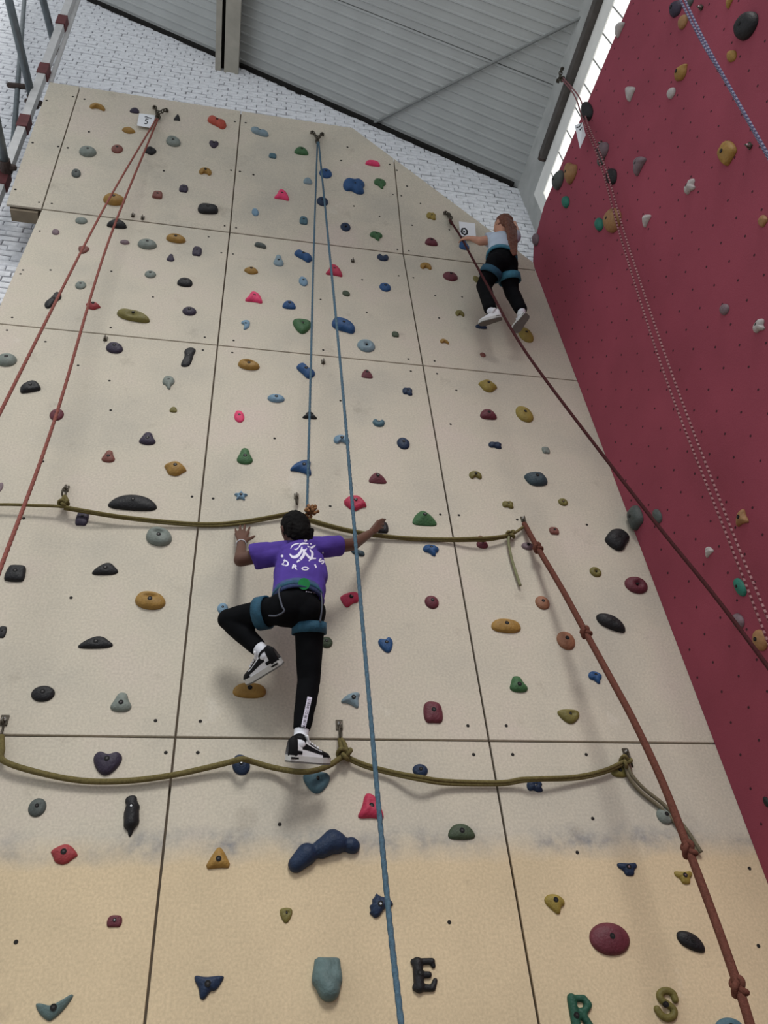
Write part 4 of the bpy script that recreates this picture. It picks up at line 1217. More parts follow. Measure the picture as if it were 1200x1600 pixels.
# brown knotted rope
ok_ = wp(820, 822, .03)
rt = rope_root('knotted_rope', 'thick brown knotted rope hanging from the right end of the green rope', ok_)
kp = [(819,818,-.03), (840,856,-.08), (878,920,-.16), (915,988,-.24), (955,1061,-.32), (990,1126,-.39), (1035,1222,-.46), (1076,1328,-.52), (1118,1440,-.56), (1154,1543,-.60), (1184,1640,-.62)]
kw = ext([at(*k) for k in kp], 0.5)
strand('rope_strand', kw, 0.0165, M_RBR, rt, ok_, 8, 10)
for i in (1, 3, 7, 9):
    d = kw[i + 1] - kw[i - 1]
    knot('rope_knot', kw[i], 0.023, d, M_RBR, rt, ok_, 0.5)

def chain_anchor(c, left, right, pl, label, hang=None):
    """two hangers, short chains and a ring"""
    e = empty('anchor_chain', c)
    tag(e, label, 'anchor', 'rope anchors with chains')
    for p in (left, right):
        MB().add(box(p + pl.en * .006, pl.ex * .013, pl.ez * .018, pl.en * .006)).add(prim(p, p + pl.en * .022, .009, .007, caps=False, n=6)).build('hanger', M_IRON, e, origin=c)
        d = c - p
        n = 3
        for i in range(n):
            m_ = p + d * ((i + .55) / (n + .1)) + pl.en * 0.02
            nrm = pl.en if i % 2 == 0 else np.cross(pl.en, d / np.linalg.norm(d))
            MB().add(ring(m_, 0.016, 0.0055, nrm, 14, 6, d, 1.7)).build('chain_link', M_IRON, e, True, origin=c)
    MB().add(ring(c + pl.en * .0, 0.028, 0.0075, pl.ex + pl.en * .7, 18, 6)).build('ring', M_IRON, e, True, origin=c)
    MB().add(ring(c - pl.ez * .03, 0.018, 0.008, pl.en + pl.ex * .4, 14, 6, pl.ez, 1.7)).build('carabiner', M_IRON, e, True, origin=c)
    return e
chain_anchor(UPP.hit(247, 180, .04), UPP.hit(241, 169), UPP.hit(261, 174), UPP, 'dark chain anchor holding the red rope at tag 5')
chain_anchor(UPP.hit(496, 219, .04), UPP.hit(487, 208), UPP.hit(504, 211), UPP, 'dark chain anchor holding the blue rope in the middle')
chain_anchor(UPP.hit(704, 344, .04), UPP.hit(695, 334), UPP.hit(700, 337), UPP, 'dark chain anchor left of the top climber')
chain_anchor(SIDE.p(1.36, 9.74, .12), SIDE.p(1.30, 9.84, .10), SIDE.p(1.42, 9.84, .10), SIDE, 'steel anchor on the dark girder above the window strip')

def wall_hanger(px, py, label, link=True, pl=None, big=1.0):
    pl = pl or beige(px, py)
    p = pl.hit(px, py)
    e = empty('bolt_hanger', p)
    tag(e, label, 'hanger', 'bolt hangers')
    MB().add(box(p + pl.en * .004, pl.ex * .014 * big, pl.ez * .02 * big, pl.en * .004)).add(box(p + pl.en * .018 - pl.ez * .012, pl.ex * .003, pl.ez * .016 * big, pl.en * .016)).build('hanger_plate', M_IRON, e, origin=p)
    MB().add(prim(p, p + pl.en * .02, .011 * big, .008 * big, caps=True, n=8)).build('bolt', M_CHROME, e, True, origin=p)
    if link:
        MB().add(ring(p + pl.en * .03 - pl.ez * .055, 0.016, 0.005, pl.ex + pl.en * .5, 16, 6, pl.ez, 2.1)).build('link', M_IRON, e, True, origin=p)
    return e
wall_hanger(104, 764, 'bolt hanger holding the green rope near the left edge')
wall_hanger(463, 776, 'bolt hanger with link right above the climber\'s head')
wall_hanger(817, 812, 'bolt hanger where the brown knotted rope starts')
wall_hanger(7, 1126, 'bright bolt hanger of the lower rope at the left edge', big=1.2)
wall_hanger(530, 1133, 'bright bolt hanger with link right of the climber\'s lower foot', big=1.2)
wall_hanger(977, 1176, 'bolt hanger at the right knot of the lower rope')
wall_hanger(165, 530, 'small bolt hanger above the purple egg shaped hold', False)
wall_hanger(505, 566, 'small bolt hanger between the blue rope strands', False)
wall_hanger(551, 408, 'small bolt hanger right of the right blue strand under the joint', False)
wall_hanger(208, 337, 'small metal bracket on the joint at left', False)
wall_hanger(223, 341, 'second small metal bracket on the joint at left', False)
wall_hanger(1172, 228, 'small hanger near the blue rope on the red wall', False, RED)
wall_hanger(1096, 12, 'small hanger at the top of the red wall', False, RED)
wall_hanger(940, 224, 'small shiny hanger beside the speckled red rope', False, RED)

# ------------------------------------------------------------------ paper tags
def text_mesh(txt, size, bold=0.0):
    cu = bpy.data.curves.new('t', 'FONT'); cu.body = txt; cu.size = size; cu.align_x = 'CENTER'; cu.align_y = 'CENTER'
    cu.resolution_u = 4; cu.offset = bold * size
    ob = bpy.data.objects.new('t', cu); COL.objects.link(ob)
    dg = bpy.context.evaluated_depsgraph_get()
    me = bpy.data.meshes.new_from_object(ob.evaluated_get(dg))
    vs = [tuple(v.co) for v in me.vertices]; fs = [tuple(p.vertices) for p in me.polygons]
    bpy.data.objects.remove(ob, do_unlink=True); bpy.data.meshes.remove(me)
    return vs, fs

def paper(corners, label, marks, th=0.002):
    """corners: top left, top right, bottom right, bottom left (world)"""
    c = [np.array(q, float) for q in corners]
    n = np.cross(c[1] - c[0], c[3] - c[0]); n /= -np.linalg.norm(n)
    O = sum(c) / 4
    v = [q - O for q in c] + [q - O - n * th for q in c]
    # n points at the viewer
    if n @ (CAM - O) < 0: n = -n
    o = mesh_obj('paper_tag', v, [(0, 1, 2, 3), (7, 6, 5, 4), (0, 4, 5, 1), (1, 5, 6, 2), (2, 6, 7, 3), (3, 7, 4, 0)], M_PAPER)
    o.location = V(O)
    tag(o, label, 'paper tag', 'paper tags at the rope anchors')
    def uv(x, y): return (c[0] * (1 - x) * (1 - y) + c[1] * x * (1 - y) + c[2] * x * y + c[3] * (1 - x) * y) - O + n * 0.0015
    for vs, fs in marks:
        mesh_obj('printed_mark', [uv(x, y) for x, y in vs], fs, M_INK, o)
    return o
def stroke2(pts, w):
    v, f = [], []
    for i, p in enumerate(pts):
        a, b_ = np.array(pts[max(0, i - 1)], float), np.array(pts[min(len(pts) - 1, i + 1)], float)
        d = b_ - a; d /= np.linalg.norm(d) + 1e-9
        nrm = np.array([-d[1], d[0]])
        ww = w(i / (len(pts) - 1)) if callable(w) else w
        v += [tuple(np.array(p) + nrm * ww), tuple(np.array(p) - nrm * ww)]
    for i in range(len(pts) - 1):
        f.append((2 * i, 2 * i + 1, 2 * i + 3, 2 * i + 2))
    return v, f
tv, tf = text_mesh('5', 0.55)
paper([UPP.hit(217.5, 177, .03), UPP.hit(243, 180, .03), UPP.hit(237, 200, .03), UPP.hit(214, 196, .03)],
      'white paper tag with the number 5 beside the red rope anchor',
      [([(0.55 + x * 1.1, 0.60 - y * 1.15) for x, y, z in tv], tf), stroke2([(.38, .24), (.50, .22), (.62, .27), (.82, .29)], 0.03)])
paper([UPP.hit(717, 346, .05), UPP.hit(742, 349, .05), UPP.hit(744, 372, .05), UPP.hit(719, 368, .05)],
      'white paper tag half hidden behind the top climber', [stroke2([(.10, .72), (.18, .50), (.34, .46), (.46, .60), (.44, .80), (.28, .90), (.14, .82), (.10, .70)], 0.06), stroke2([(.26, .62), (.28, .76)], 0.06)])
q = RED
paper([q.hit(898, 196, .10), q.hit(910, 191, .06), q.hit(915, 211, .06), q.hit(906, 232, .12)],
      'white paper tag hanging on the speckled red rope at the window', [stroke2([(.15, .12), (.5, .18), (.9, .02)], 0.03), stroke2([(.45, .35), (.85, .32), (.6, .62)], 0.05)])

# ------------------------------------------------------------------ people
M_SKIN_D = mat('dark_brown_skin', (92, 62, 50), 0.55, 0.08, 12)
M_SKIN_L = mat('fair_skin', (190, 140, 118), 0.55, 0.06, 12)
M_PURPLE = mat('purple_cotton', (82, 63, 146), 0.85, 0.10, 10, 0.35, 30, spec=0.1)
M_LEG = mat('black_leggings', (13, 14, 17), 0.85, 0.15, 20, spec=0.08)
M_HARN = mat('teal_harness_webbing', (36, 78, 100), 0.75, 0.2, 40, 0.3, 120)
M_HARN2 = mat('blue_harness_belt', (60, 74, 116), 0.75, 0.2, 40, 0.3, 120)
M_GREEN = mat('green_badge', (40, 150, 84), 0.6, 0.1, 30)
M_LOOP = mat('grey_gear_loop', (72, 76, 88), 0.6, 0.1, 30)
M_SHW = mat('white_shoe_leather', (214, 214, 218), 0.5, 0.05, 20)
M_SHB = mat('black_shoe_leather', (13, 13, 16), 0.6, 0.1, 20, spec=0.15)
M_SOLE = mat('white_rubber', (196, 196, 194), 0.6, 0.08, 20)
M_OUT = mat('grey_outsole', (110, 108, 104), 0.8, 0.1, 30)
M_SOCK = mat('white_sock', (216, 218, 226), 0.85, 0.05, 40)
M_PRINT = mat('white_print', (226, 222, 240), 0.7, 0.02, 20)
M_HAIRB = mat('black_hair', (12, 10, 10), 0.75, 0.25, 60, 0.5, 160, spec=0.12)
M_HAIRR = mat('reddish_brown_hair', (104, 62, 46), 0.6, 0.25, 60, 0.6, 160)
M_BUN = mat('brown_gold_scrunchie', (132, 92, 56), 0.7, 0.45, 70)
M_EYE = mat('eye_white', (225, 222, 215), 0.3, 0.02)
M_PALE = mat('pale_blue_top', (178, 190, 206), 0.85, 0.06, 10, 0.3, 30)

def unit(v): return v / np.linalg.norm(v)

def head_prims(c, up, face, s):
    r = unit(np.cross(face, up))
    f = unit(face); u = unit(up)
    P = [ell(c, r * .072 * s, f * .088 * s, u * .098 * s), ell(c + f * .022 * s - u * .045 * s, r * .052 * s, f * .06 * s, u * .06 * s),
         prim(c + f * .085 * s - u * .005 * s, c + f * .103 * s - u * .028 * s, .008 * s, .013 * s, n=8),          # nose
         prim(c + f * .078 * s - u * .058 * s - r * .016 * s, c + f * .078 * s - u * .058 * s + r * .016 * s, .008 * s, .008 * s, n=8)]   # mouth
    for k in (-1, 1):
        P.append(ell(c + r * k * .073 * s - u * .012 * s, r * .010 * s, f * .018 * s, u * .028 * s, 10, 6))       # ears
    return P
def eyes(c, up, face, s, parent, origin):
    r = unit(np.cross(face, up)); f = unit(face); u = unit(up)
    for k in (-1, 1):
        MB().add(ell(c + r * k * .030 * s + f * .079 * s, r * .012 * s, f * .008 * s, u * .007 * s, 10, 6)).build('eye', M_EYE, parent, True, origin)

def hand_prims(wrist, knuckles, bends, tips, thumb, rp=0.019, rf=0.0085):
    """palm from wrist to the four knuckles, then four fingers and a thumb"""
    P = []
    for kn in knuckles:
        P.append(prim(wrist, kn, rp * .80, rf * 1.35, n=10))
    P.append(prim(knuckles[0], knuckles[-1], rf * 1.3, rf * 1.3, n=10))
    for i, (kn, be, ti) in enumerate(zip(knuckles, bends, tips)):
        k = (0.84, .98, 1.0, .96)[i]
        P += [prim(kn, be, rf * k * 1.05, rf * k * .97, n=10), prim(be, ti, rf * k * .97, rf * k * .80, n=10)]
    t0, t1, t2 = thumb
    P += [prim(wrist * .55 + t0 * .45, t0, rp * .7, rf * 1.25, n=10), prim(t0, t1, rf * 1.2, rf * 1.1, n=10), prim(t1, t2, rf * 1.1, rf * .9, n=10)]
    return P

def shoe(parent, origin, heel, toe, ankle, knee, width=0.040, black=True, lean=0.0):
    """trainer: sole, outsole, upper, toe cap, heel counter, side panel, tongue, laces, sock"""
    heel, toe, ankle = [np.array(q, float) for q in (heel, toe, ankle)]
    x = unit(toe - heel)
    u = unit(ankle - heel) + np.array([0, -lean, 0]); u = unit(u - x * (u @ x))
    s_ = np.cross(u, x)
    L = np.linalg.norm(toe - heel)
    W = width
    root = empty('shoe', (0, 0, 0)); root.parent = parent
    heel_l = heel - np.array(origin)
    def P(a, b, c): return heel_l + x * (a * L) + s_ * (b * W) + u * (c * L)
    def outline(a):
        pts = [(-.03, .35), (0, .62), (.12, .80), (.35, .78), (.55, .92), (.75, 1.0), (.9, .82), (.98, .5), (1.02, .15)]
        return np.interp(a, [p[0] for p in pts], [p[1] for p in pts])
    A = [-.03, .0, .06, .15, .27, .4, .52, .64, .75, .85, .93, .99, 1.02]
    def slab(z0, z1, grow, m, name):
        v, f = [], []
        loop = [(a, outline(a)) for a in A] + [(a, -outline(a)) for a in reversed(A)]
        n = len(loop)
        for z in (z0, z1):
            for a, b in loop:
                tz = z + (0.05 * max(0, a - .75) if True else 0)
                v.append(P(a, b * grow, tz))
        for i in range(n): f.append((i, (i + 1) % n, n + (i + 1) % n, n + i))
        f.append(tuple(range(n - 1, -1, -1))); f.append(tuple(range(n, 2 * n)))
        return mesh_obj(name, v, f, m, root)
    slab(-.035, .0, 1.0, M_OUT, 'outsole')
    slab(0.0, .115, 1.03, M_SOLE, 'midsole')
    def top(a):
        return np.interp(a, [-.03, .05, .2, .35, .5, .65, .8, .93, 1.0], [.40, .50, .48, .46, .38, .30, .25, .21, .13])
    def shell(a0, a1, t0, t1, m, name, grow=1.0, na=12, nt=14):
        v, f = [], []
        for i in range(na + 1):
            a = a0 + (a1 - a0) * i / na
            b, h = outline(a) * .96, top(a)
            for j in range(nt + 1):
                t = math.pi * (t0 + (t1 - t0) * j / nt)
                cx = math.copysign(abs(math.cos(t)) ** .75, math.cos(t)); sz = abs(math.sin(t)) ** .8
                taper = 1 - .38 * (sz ** 2) * (1 if a < .6 else .6)
                v.append(P(a + (.0), b * cx * taper * grow, .10 + (h - .10) * sz * (1 + (grow - 1) * .6)))
        for i in range(na):
            for j in range(nt):
                k = i * (nt + 1) + j
                f.append((k, k + 1, k + nt + 2, k + nt + 1))
        o = mesh_obj(name, v, f, m, root, True)
        return o
    shell(-.03, 1.0, 0, 1, M_SHW, 'upper', 1.0, 20, 18)
    if black:
        shell(.74, 1.005, 0, 1, M_SHB, 'toe_cap', 1.035, 8, 14)
        shell(-.034, .15, 0, 1, M_SHB, 'heel_counter', 1.05, 6, 14)
        for t0, t1 in ((0.02, .24), (.76, .98)):
            shell(.26, .80, t0 + (.08 if t0 < .5 else 0), t1 - (0 if t0 < .5 else .08), M_SHB, 'side_panel', 1.035, 10, 4)
            shell(.02, .26, t0 if t0 < .5 else .93, .07 if t0 < .5 else t1, M_SHB, 'heel_stripe', 1.05, 6, 3)
        shell(.42, .72, .30, .38, M_SHB, 'eyelet_stay', 1.04, 8, 3); shell(.42, .72, .62, .70, M_SHB, 'eyelet_stay', 1.04, 8, 3)
    else:
        shell(.42, .72, .28, .38, M_OUT, 'eyelet_stay', 1.04, 8, 3)
    for a in (.46, .53, .60, .67):
        h = top(a)
        mesh_obj('lace', *[z for z in tube([P(a, -.34, h * .97), P(a + .01, -.12, h + .025), P(a + .01, .12, h + .025), P(a, .34, h * .97)], 0.0035, 6)[:2]], m=M_SHW if black else M_OUT, parent=root, smooth=True)
    # tongue and padded collar
    an_l = ankle - np.array(origin)
    kd = unit(np.array(knee, float) - ankle)
    MB().add(prim(P(.22, 0, .34), P(.22, 0, .34) * .50 + an_l * .50, W * .84, W * .86, caps=False, n=18)).build('collar', M_SHB if black else M_SHW, root, True)
    MB().add(prim(P(.45, 0, .34), P(.38, 0, .52), W * .18, W * .20, n=12, flat=s_, k=2.4)).build('tongue', M_SHW, root, True)
    sk = MB().add(prim(P(.25, 0, .34), an_l, W * .70, W * .80, n=18)).add(prim(an_l, an_l + kd * .040, W * .80, W * .86, n=18))
    sk.build('sock', M_SOCK, root, True)
    for k in (-1, 1):
        MB().add(box(P(.10, k * outline(.10) * 1.0, .062), x * (.085 * L), s_ * (.06 * W), u * (.018 * L))).build('heel_insert', M_SHB if black else M_OUT, root)
    return root

def project_print(name, polys, target, m, parent, origin, lift=0.002):
    """lay flat print (given where the photograph shows it) onto the cloth surface"""
    me = target.data
    bvh = BVHTree.FromPolygons([v.co.copy() for v in me.vertices], [tuple(p.vertices) for p in me.polygons])
    o0 = V(CAM - np.array(origin))
    for vs, fs in polys:
        P = []
        for x, y in vs:
            d = V(ray(x, y)).normalized()
            loc, nrm, idx, dist = bvh.ray_cast(o0, d)
            if loc is None: break
            P.append(tuple(loc + (-d) * lift))
        if len(P) == len(vs):
            mesh_obj(name, P, fs, m, parent)

# ---- the climber in the purple shirt
K = dict(head=(461,823,-.36), neck=(463,857,-.33), lsh=(424,863,-.31), lel=(376,875,-.27), lwr=(377,850,-.12), rsh=(508,855,-.31), rel=(551,851,-.26), rwr=(577,834,-.15),
         chest=(469,880,-.33), waist=(470,915,-.36), pel=(463,945,-.39), lhip=(442,952,-.38), rhip=(483,958,-.36), lkn=(358,968,-.23), lan=(412,1020,-.27), rkn=(483,1062,-.23), ran=(470,1150,-.20),
         lheel=(440,1036,-.27), ltoe=(386,1068,-.13), rheel=(449,1188,-.22), rtoe=(514,1193,-.15))
Q = {k: at(*v) for k, v in K.items()}
org = Q['pel']
X = np.array([1.0, 0, 0])
lat = unit(Q['rsh'] - Q['lsh'])
spine = unit(Q['neck'] - Q['pel'])
hlat = unit(Q['rhip'] - Q['lhip'])
hup = unit(np.array([-.05, -.02, 1])); hface = unit(np.array([-.35, .92, .18]))
hc = Q['head'] + np.array([0, .02, 0])
bp = []
bp += head_prims(hc, hup, hface, .95)
bp += [prim(Q['neck'], hc - hup * .05, .040, .042)]
bp += [prim(Q['lsh'], Q['rsh'], .045, .045), prim(Q['chest'], Q['neck'] - spine * .03, .075, .06, lat, 1.55), prim(Q['pel'], Q['chest'], .080, .080, lat, 1.35), prim(Q['lhip'], Q['rhip'], .072, .072)]
bp += [prim(Q['lsh'], Q['lel'], .042, .035), prim(Q['lel'], Q['lwr'], .035, .023), prim(Q['rsh'], Q['rel'], .042, .034), prim(Q['rel'], Q['rwr'], .034, .023)]
bp += [prim(Q['lhip'], Q['lkn'], .062, .045), prim(Q['lkn'], Q['lan'], .044, .024), prim(Q['rhip'], Q['rkn'], .062, .045), prim(Q['rkn'], Q['ran'], .044, .024)]
bp += [prim(Q['lan'], Q['lheel'] * .6 + Q['lan'] * .4, .023, .020), prim(Q['ran'], Q['rheel'] * .5 + Q['ran'] * .5, .023, .020)]
# left hand flat against the wall, fingers spread upwards
bp += hand_prims(Q['lwr'],
    [at(369.5,834,-.062), at(375,831,-.058), at(381,830.5,-.056), at(387,832.5,-.058)],
    [at(368.3,829.5,-.050), at(375,825.5,-.046), at(382,825,-.044), at(388.6,828,-.046)],
    [at(367.8,826.5,-.022), at(375.6,821.3,-.020), at(382.4,820.8,-.020), at(390,824,-.022)],
    (at(388,843,-.085), at(393.5,840.5,-.060), at(397.5,838,-.030)), .020, .0085)
# right hand closed over the black hold
bp += hand_prims(Q['rwr'],
    [at(588.5,829.5,-.125), at(588.5,824.5,-.125), at(589.5,819.5,-.122), at(591,815,-.118)],
    [at(594.5,825,-.105), at(594.5,820,-.105), at(595.5,815,-.100), at(597,811.5,-.095)],
    [at(599,825,-.075), at(599.5,819.5,-.072), at(600.5,814.5,-.068), at(602,812,-.064)],
    (at(584,824,-.120), at(588,818.5,-.095), at(592,815.5,-.070)), .020, .0088)
person = fuse('person', bp, 0.0045, M_SKIN_D, None, org, 4, .5)
tag(person, 'child in purple t-shirt and black leggings climbing in the middle of the plywood wall', 'person')
eyes(hc, hup, hface, .95, person, org)
# hair: close braids, and a curly gold-brown bun
hp = [ell(hc - hface * .012 + hup * .012, unit(np.cross(hface, hup)) * .078, hface * .084, hup * .098), ell(hc - hface * .04 - hup * .03, unit(np.cross(hface, hup)) * .066, hface * .055, hup * .075)]
hr = unit(np.cross(hface, hup))
for k in range(7):
    a = -.06 + .02 * k
    hp.append(prim(hc - hface * .07 + hr * a - hup * .03, hc - hface * .05 + hr * (a * 1.05) - hup * .095, .015, .009, n=8))
for k in range(3):
    hp.append(prim(hc + hr * .07 - hface * (.02 * k) - hup * .01, hc + hr * .074 - hface * (.02 * k) - hup * .12, .013, .009, n=8))
fuse('hair', hp, 0.005, M_HAIRB, person, org, 3, .5, (0.004, 60, 3))
rb = random.Random(3)
bc = at(486, 798, -.36)
bun = MB()
for i in range(46):
    d = unit(np.array([rb.gauss(0, 1), rb.gauss(0, 1), rb.gauss(0, 1)]))
    bun.add(ell(bc + d * rb.uniform(.012, .042), X * .010, np.array([0, .010, 0]), np.array([0, 0, .010]), 8, 5))
bun.build('hair_scrunchie', M_BUN, person, True, org)
# shirt
def lerp(a, b, t): return Q[a] + (Q[b] - Q[a]) * t
hem = lerp('pel', 'waist', .24)
sp_ = [prim(hem, lerp('waist', 'chest', .5), .100, .100, lat, 1.30, caps=False, n=24), prim(lerp('waist', 'chest', .3), Q['chest'], .096, .090, lat, 1.42), prim(Q['chest'], Q['neck'] - spine * .035, .086, .066, lat, 1.5),
       prim(Q['lsh'], Q['rsh'], .056, .056), prim(Q['neck'] - spine * .03, Q['neck'] + spine * .012, .056, .050, lat, 1.15, caps=False),
       prim(Q['lsh'], lerp('lsh', 'lel', .62), .058, .066, None, 1.0, caps=False, n=20), prim(Q['rsh'], lerp('rsh', 'rel', .52), .056, .060, None, 1.0, caps=False, n=20),
       prim(Q['neck'] + spine * .0, Q['lsh'] + (Q['neck'] - Q['lsh']) * .15, .050, .058), prim(Q['neck'] + spine * .0, Q['rsh'] + (Q['neck'] - Q['rsh']) * .15, .050, .056),
       prim(lerp('lsh', 'chest', .3), lerp('lsh', 'lel', .5) - spine * .02, .055, .056, None, 1.0, caps=False, n=20)]
shirt = fuse('tshirt', sp_, 0.0055, M_PURPLE, person, org, 4, .5, (0.009, 13, 7))
# leggings
lg = [prim(lerp('pel', 'waist', .75), Q['pel'], .082, .088, lat, 1.28), prim(Q['lhip'], Q['rhip'], .082, .082), ell(lerp('lhip', 'pel', .3) + np.array([0, -.03, -.01]), X * .075, np.array([0, .07, 0]), np.array([0, 0, .08])), ell(lerp('rhip', 'pel', .3) + np.array([0, -.03, -.01]), X * .075, np.array([0, .07, 0]), np.array([0, 0, .08])),
      prim(Q['lhip'], Q['lkn'], .074, .055), prim(Q['lkn'], lerp('lkn', 'lan', .5), .054, .050), prim(lerp('lkn', 'lan', .5), lerp('lkn', 'lan', .86), .050, .040, caps=False),
      prim(Q['rhip'], Q['rkn'], .076, .055), prim(Q['rkn'], lerp('rkn', 'ran', .4), .053, .051), prim(lerp('rkn', 'ran', .4), lerp('rkn', 'ran', .90), .051, .040, caps=False)]
leggings = fuse('leggings', lg, 0.006, M_LEG, person, org, 4, .5, (0.003, 18, 2))
# harness
hb = empty('harness', (0, 0, 0)); hb.parent = person
def band(p, q, r, k, flat, th, m, name, n=28):
    a, u, w = frame_of(np.array(q) - np.array(p), flat)
    v, f = [], []
    for pt, rr in ((p, r), (q, r), (q, r - th), (p, r - th)):
        for j in range(n):
            t = 2 * math.pi * j / n
            v.append(np.array(pt) - org + u * rr * k * math.cos(t) + w * rr * math.sin(t))
    for b in range(4):
        for j in range(n):
            f.append((b * n + j, b * n + (j + 1) % n, ((b + 1) % 4) * n + (j + 1) % n, ((b + 1) % 4) * n + j))
    return mesh_obj(name, v, f, m, hb, True)
wc = lerp('pel', 'waist', .34)
band(wc - spine * .030, wc + spine * .028, .110, 1.12, lat, .010, M_HARN2, 'waist_belt')
band(wc - spine * .012, wc + spine * .010, .112, 1.12, lat, .010, M_HARN, 'belt_webbing')
ld = unit(Q['lkn'] - Q['lhip']); rd_ = unit(Q['rkn'] - Q['rhip'])
lc = Q['lhip'] + ld * .105; rc = Q['rhip'] + rd_ * .075
band(lc - ld * .026, lc + ld * .026, .080, 1.02, None, .010, M_HARN, 'leg_loop')
band(rc - rd_ * .026, rc + rd_ * .026, .082, 1.02, None, .010, M_HARN, 'leg_loop')
bd = wc + np.array([.018, -.112, .002])
out = unit(CAM - bd)
MB().add(prim(bd - out * .012, bd + out * .006, .028, .028, caps=False, n=24)).build('green_badge', M_GREEN, hb, False, org)
for pts in ([(448,910,-.44), (436,922,-.46), (440,945,-.49), (444,955,-.49), (432,962,-.47), (420,962,-.45)], [(496,912,-.42), (502,930,-.44), (503,950,-.44), (500,972,-.42)]):
    v, f, _ = tube(spline([at(*p) for p in pts], 8), 0.0042, 8)
    MB().add((v, f)).build('gear_loop', M_LOOP, hb, True, org)
# shoes
shoe(person, org, Q['rheel'], Q['rtoe'], Q['ran'], Q['rkn'], lean=.45)
shoe(person, org, Q['lheel'], Q['ltoe'], Q['lan'], Q['lkn'], lean=.2)
# bracelet
wv = unit(Q['lwr'] - Q['lel'])
MB().add(ring(Q['lwr'] - wv * .005, .026, .003, wv, 20, 6)).build('bracelet', M_SHW, person, True, org)
# print on the shirt: a drawn figure, dots and letters
def zp(x, y): return (425 + x / 10.0, 825 + y / 10.0)
def brush(pts, w0, w1=None):
    p = spline([np.array([q[0], q[1], 0]) for q in pts], 6)
    p = [zp(q[0], q[1]) for q in p]
    w1 = w1 if w1 is not None else w0
    return stroke2(p, lambda t: (w0 * (1 - t) + w1 * t) * (0.35 + 0.65 * math.sin(math.pi * min(1, max(0, t)))) / 10.0 + .12)
def disc(x, y, r):
    return [zp(x, y)] + [zp(x + r * math.cos(t * math.pi / 6), y + r * math.sin(t * math.pi / 6)) for t in range(12)], [(0, 1 + i, 1 + (i + 1) % 12) for i in range(12)]
fig = [disc(525, 193, 25), brush([(420, 300), (450, 255), (500, 240), (570, 248)], 14), brush([(290, 322), (320, 275), (370, 250), (425, 245)], 9), brush([(345, 328), (385, 330), (420, 300)], 10),
       brush([(470, 290), (450, 370), (390, 440), (320, 450), (275, 405)], 22), brush([(480, 330), (500, 400), (460, 470), (385, 535)], 22), brush([(500, 350), (545, 420), (600, 470), (690, 475)], 16),
       brush([(590, 335), (630, 390), (620, 460), (575, 517)], 18), brush([(480, 335), (520, 345), (545, 315)], 10), brush([(555, 280), (600, 305), (650, 290), (680, 262)], 14), disc(607, 248, 12),
       disc(158, 437, 21), disc(795, 385, 13)]
project_print('print_stroke', fig, shirt, M_PRINT, shirt, org)
def letters(txt, places, size):
    out = []
    for ch, (x, y, ang, sq, sc) in zip(txt, places):
        vs, fs = text_mesh(ch, size * sc, .035)
        ca, sa = math.cos(math.radians(ang)), math.sin(math.radians(ang))
        out.append(([zp(x + vx * ca * 1.15 + vy * sq * sa, y + vx * sa * 1.15 - vy * sq * ca) for vx, vy, vz in vs], fs))
    return out
project_print('print_letter', letters('DROIS', [(210, 555, 28, .95, 1), (352, 610, 14, .75, 1), (518, 637, 0, .6, 1), (682, 596, -22, .6, 1), (778, 520, -52, .95, 1)], 128), shirt, M_PRINT, shirt, org)
# printed strip down the calf
sa_, sb_ = np.array([484.0, 1089.0]), np.array([472.2, 1144.0])
dv = unit(sb_ - sa_); nv = np.array([-dv[1], dv[0]])
strip = stroke2([tuple(sa_ + (sb_ - sa_) * t / 20 + nv * 0) for t in range(21)], 3.6)
project_print('leg_strip', [strip], leggings, M_PRINT, leggings, org, 0.002)
tv, tf = text_mesh('STRIVE TO BE BETTER', 6.2)
wtx = max(v[0] for v in tv) - min(v[0] for v in tv)
mid = (sa_ + sb_) / 2
kx = 50.0 / wtx
project_print('leg_lettering', [([tuple(mid + dv * (x * kx) - nv * (y * 1.0)) for x, y, z in tv], tf)], leggings, M_SHB, leggings, org, 0.004)
project_print('waistband_mark', [stroke2([(x, 923.5 + (x - 474) * .16 + dy), (x + 1.6, 923.8 + (x - 474) * .16 - dy)], .7) for x, dy in ((478, .4), (481, .2), (483.5, -.3), (486, .4), (490, -.2), (492.5, .3))], leggings, M_PRINT, leggings, org, 0.004)

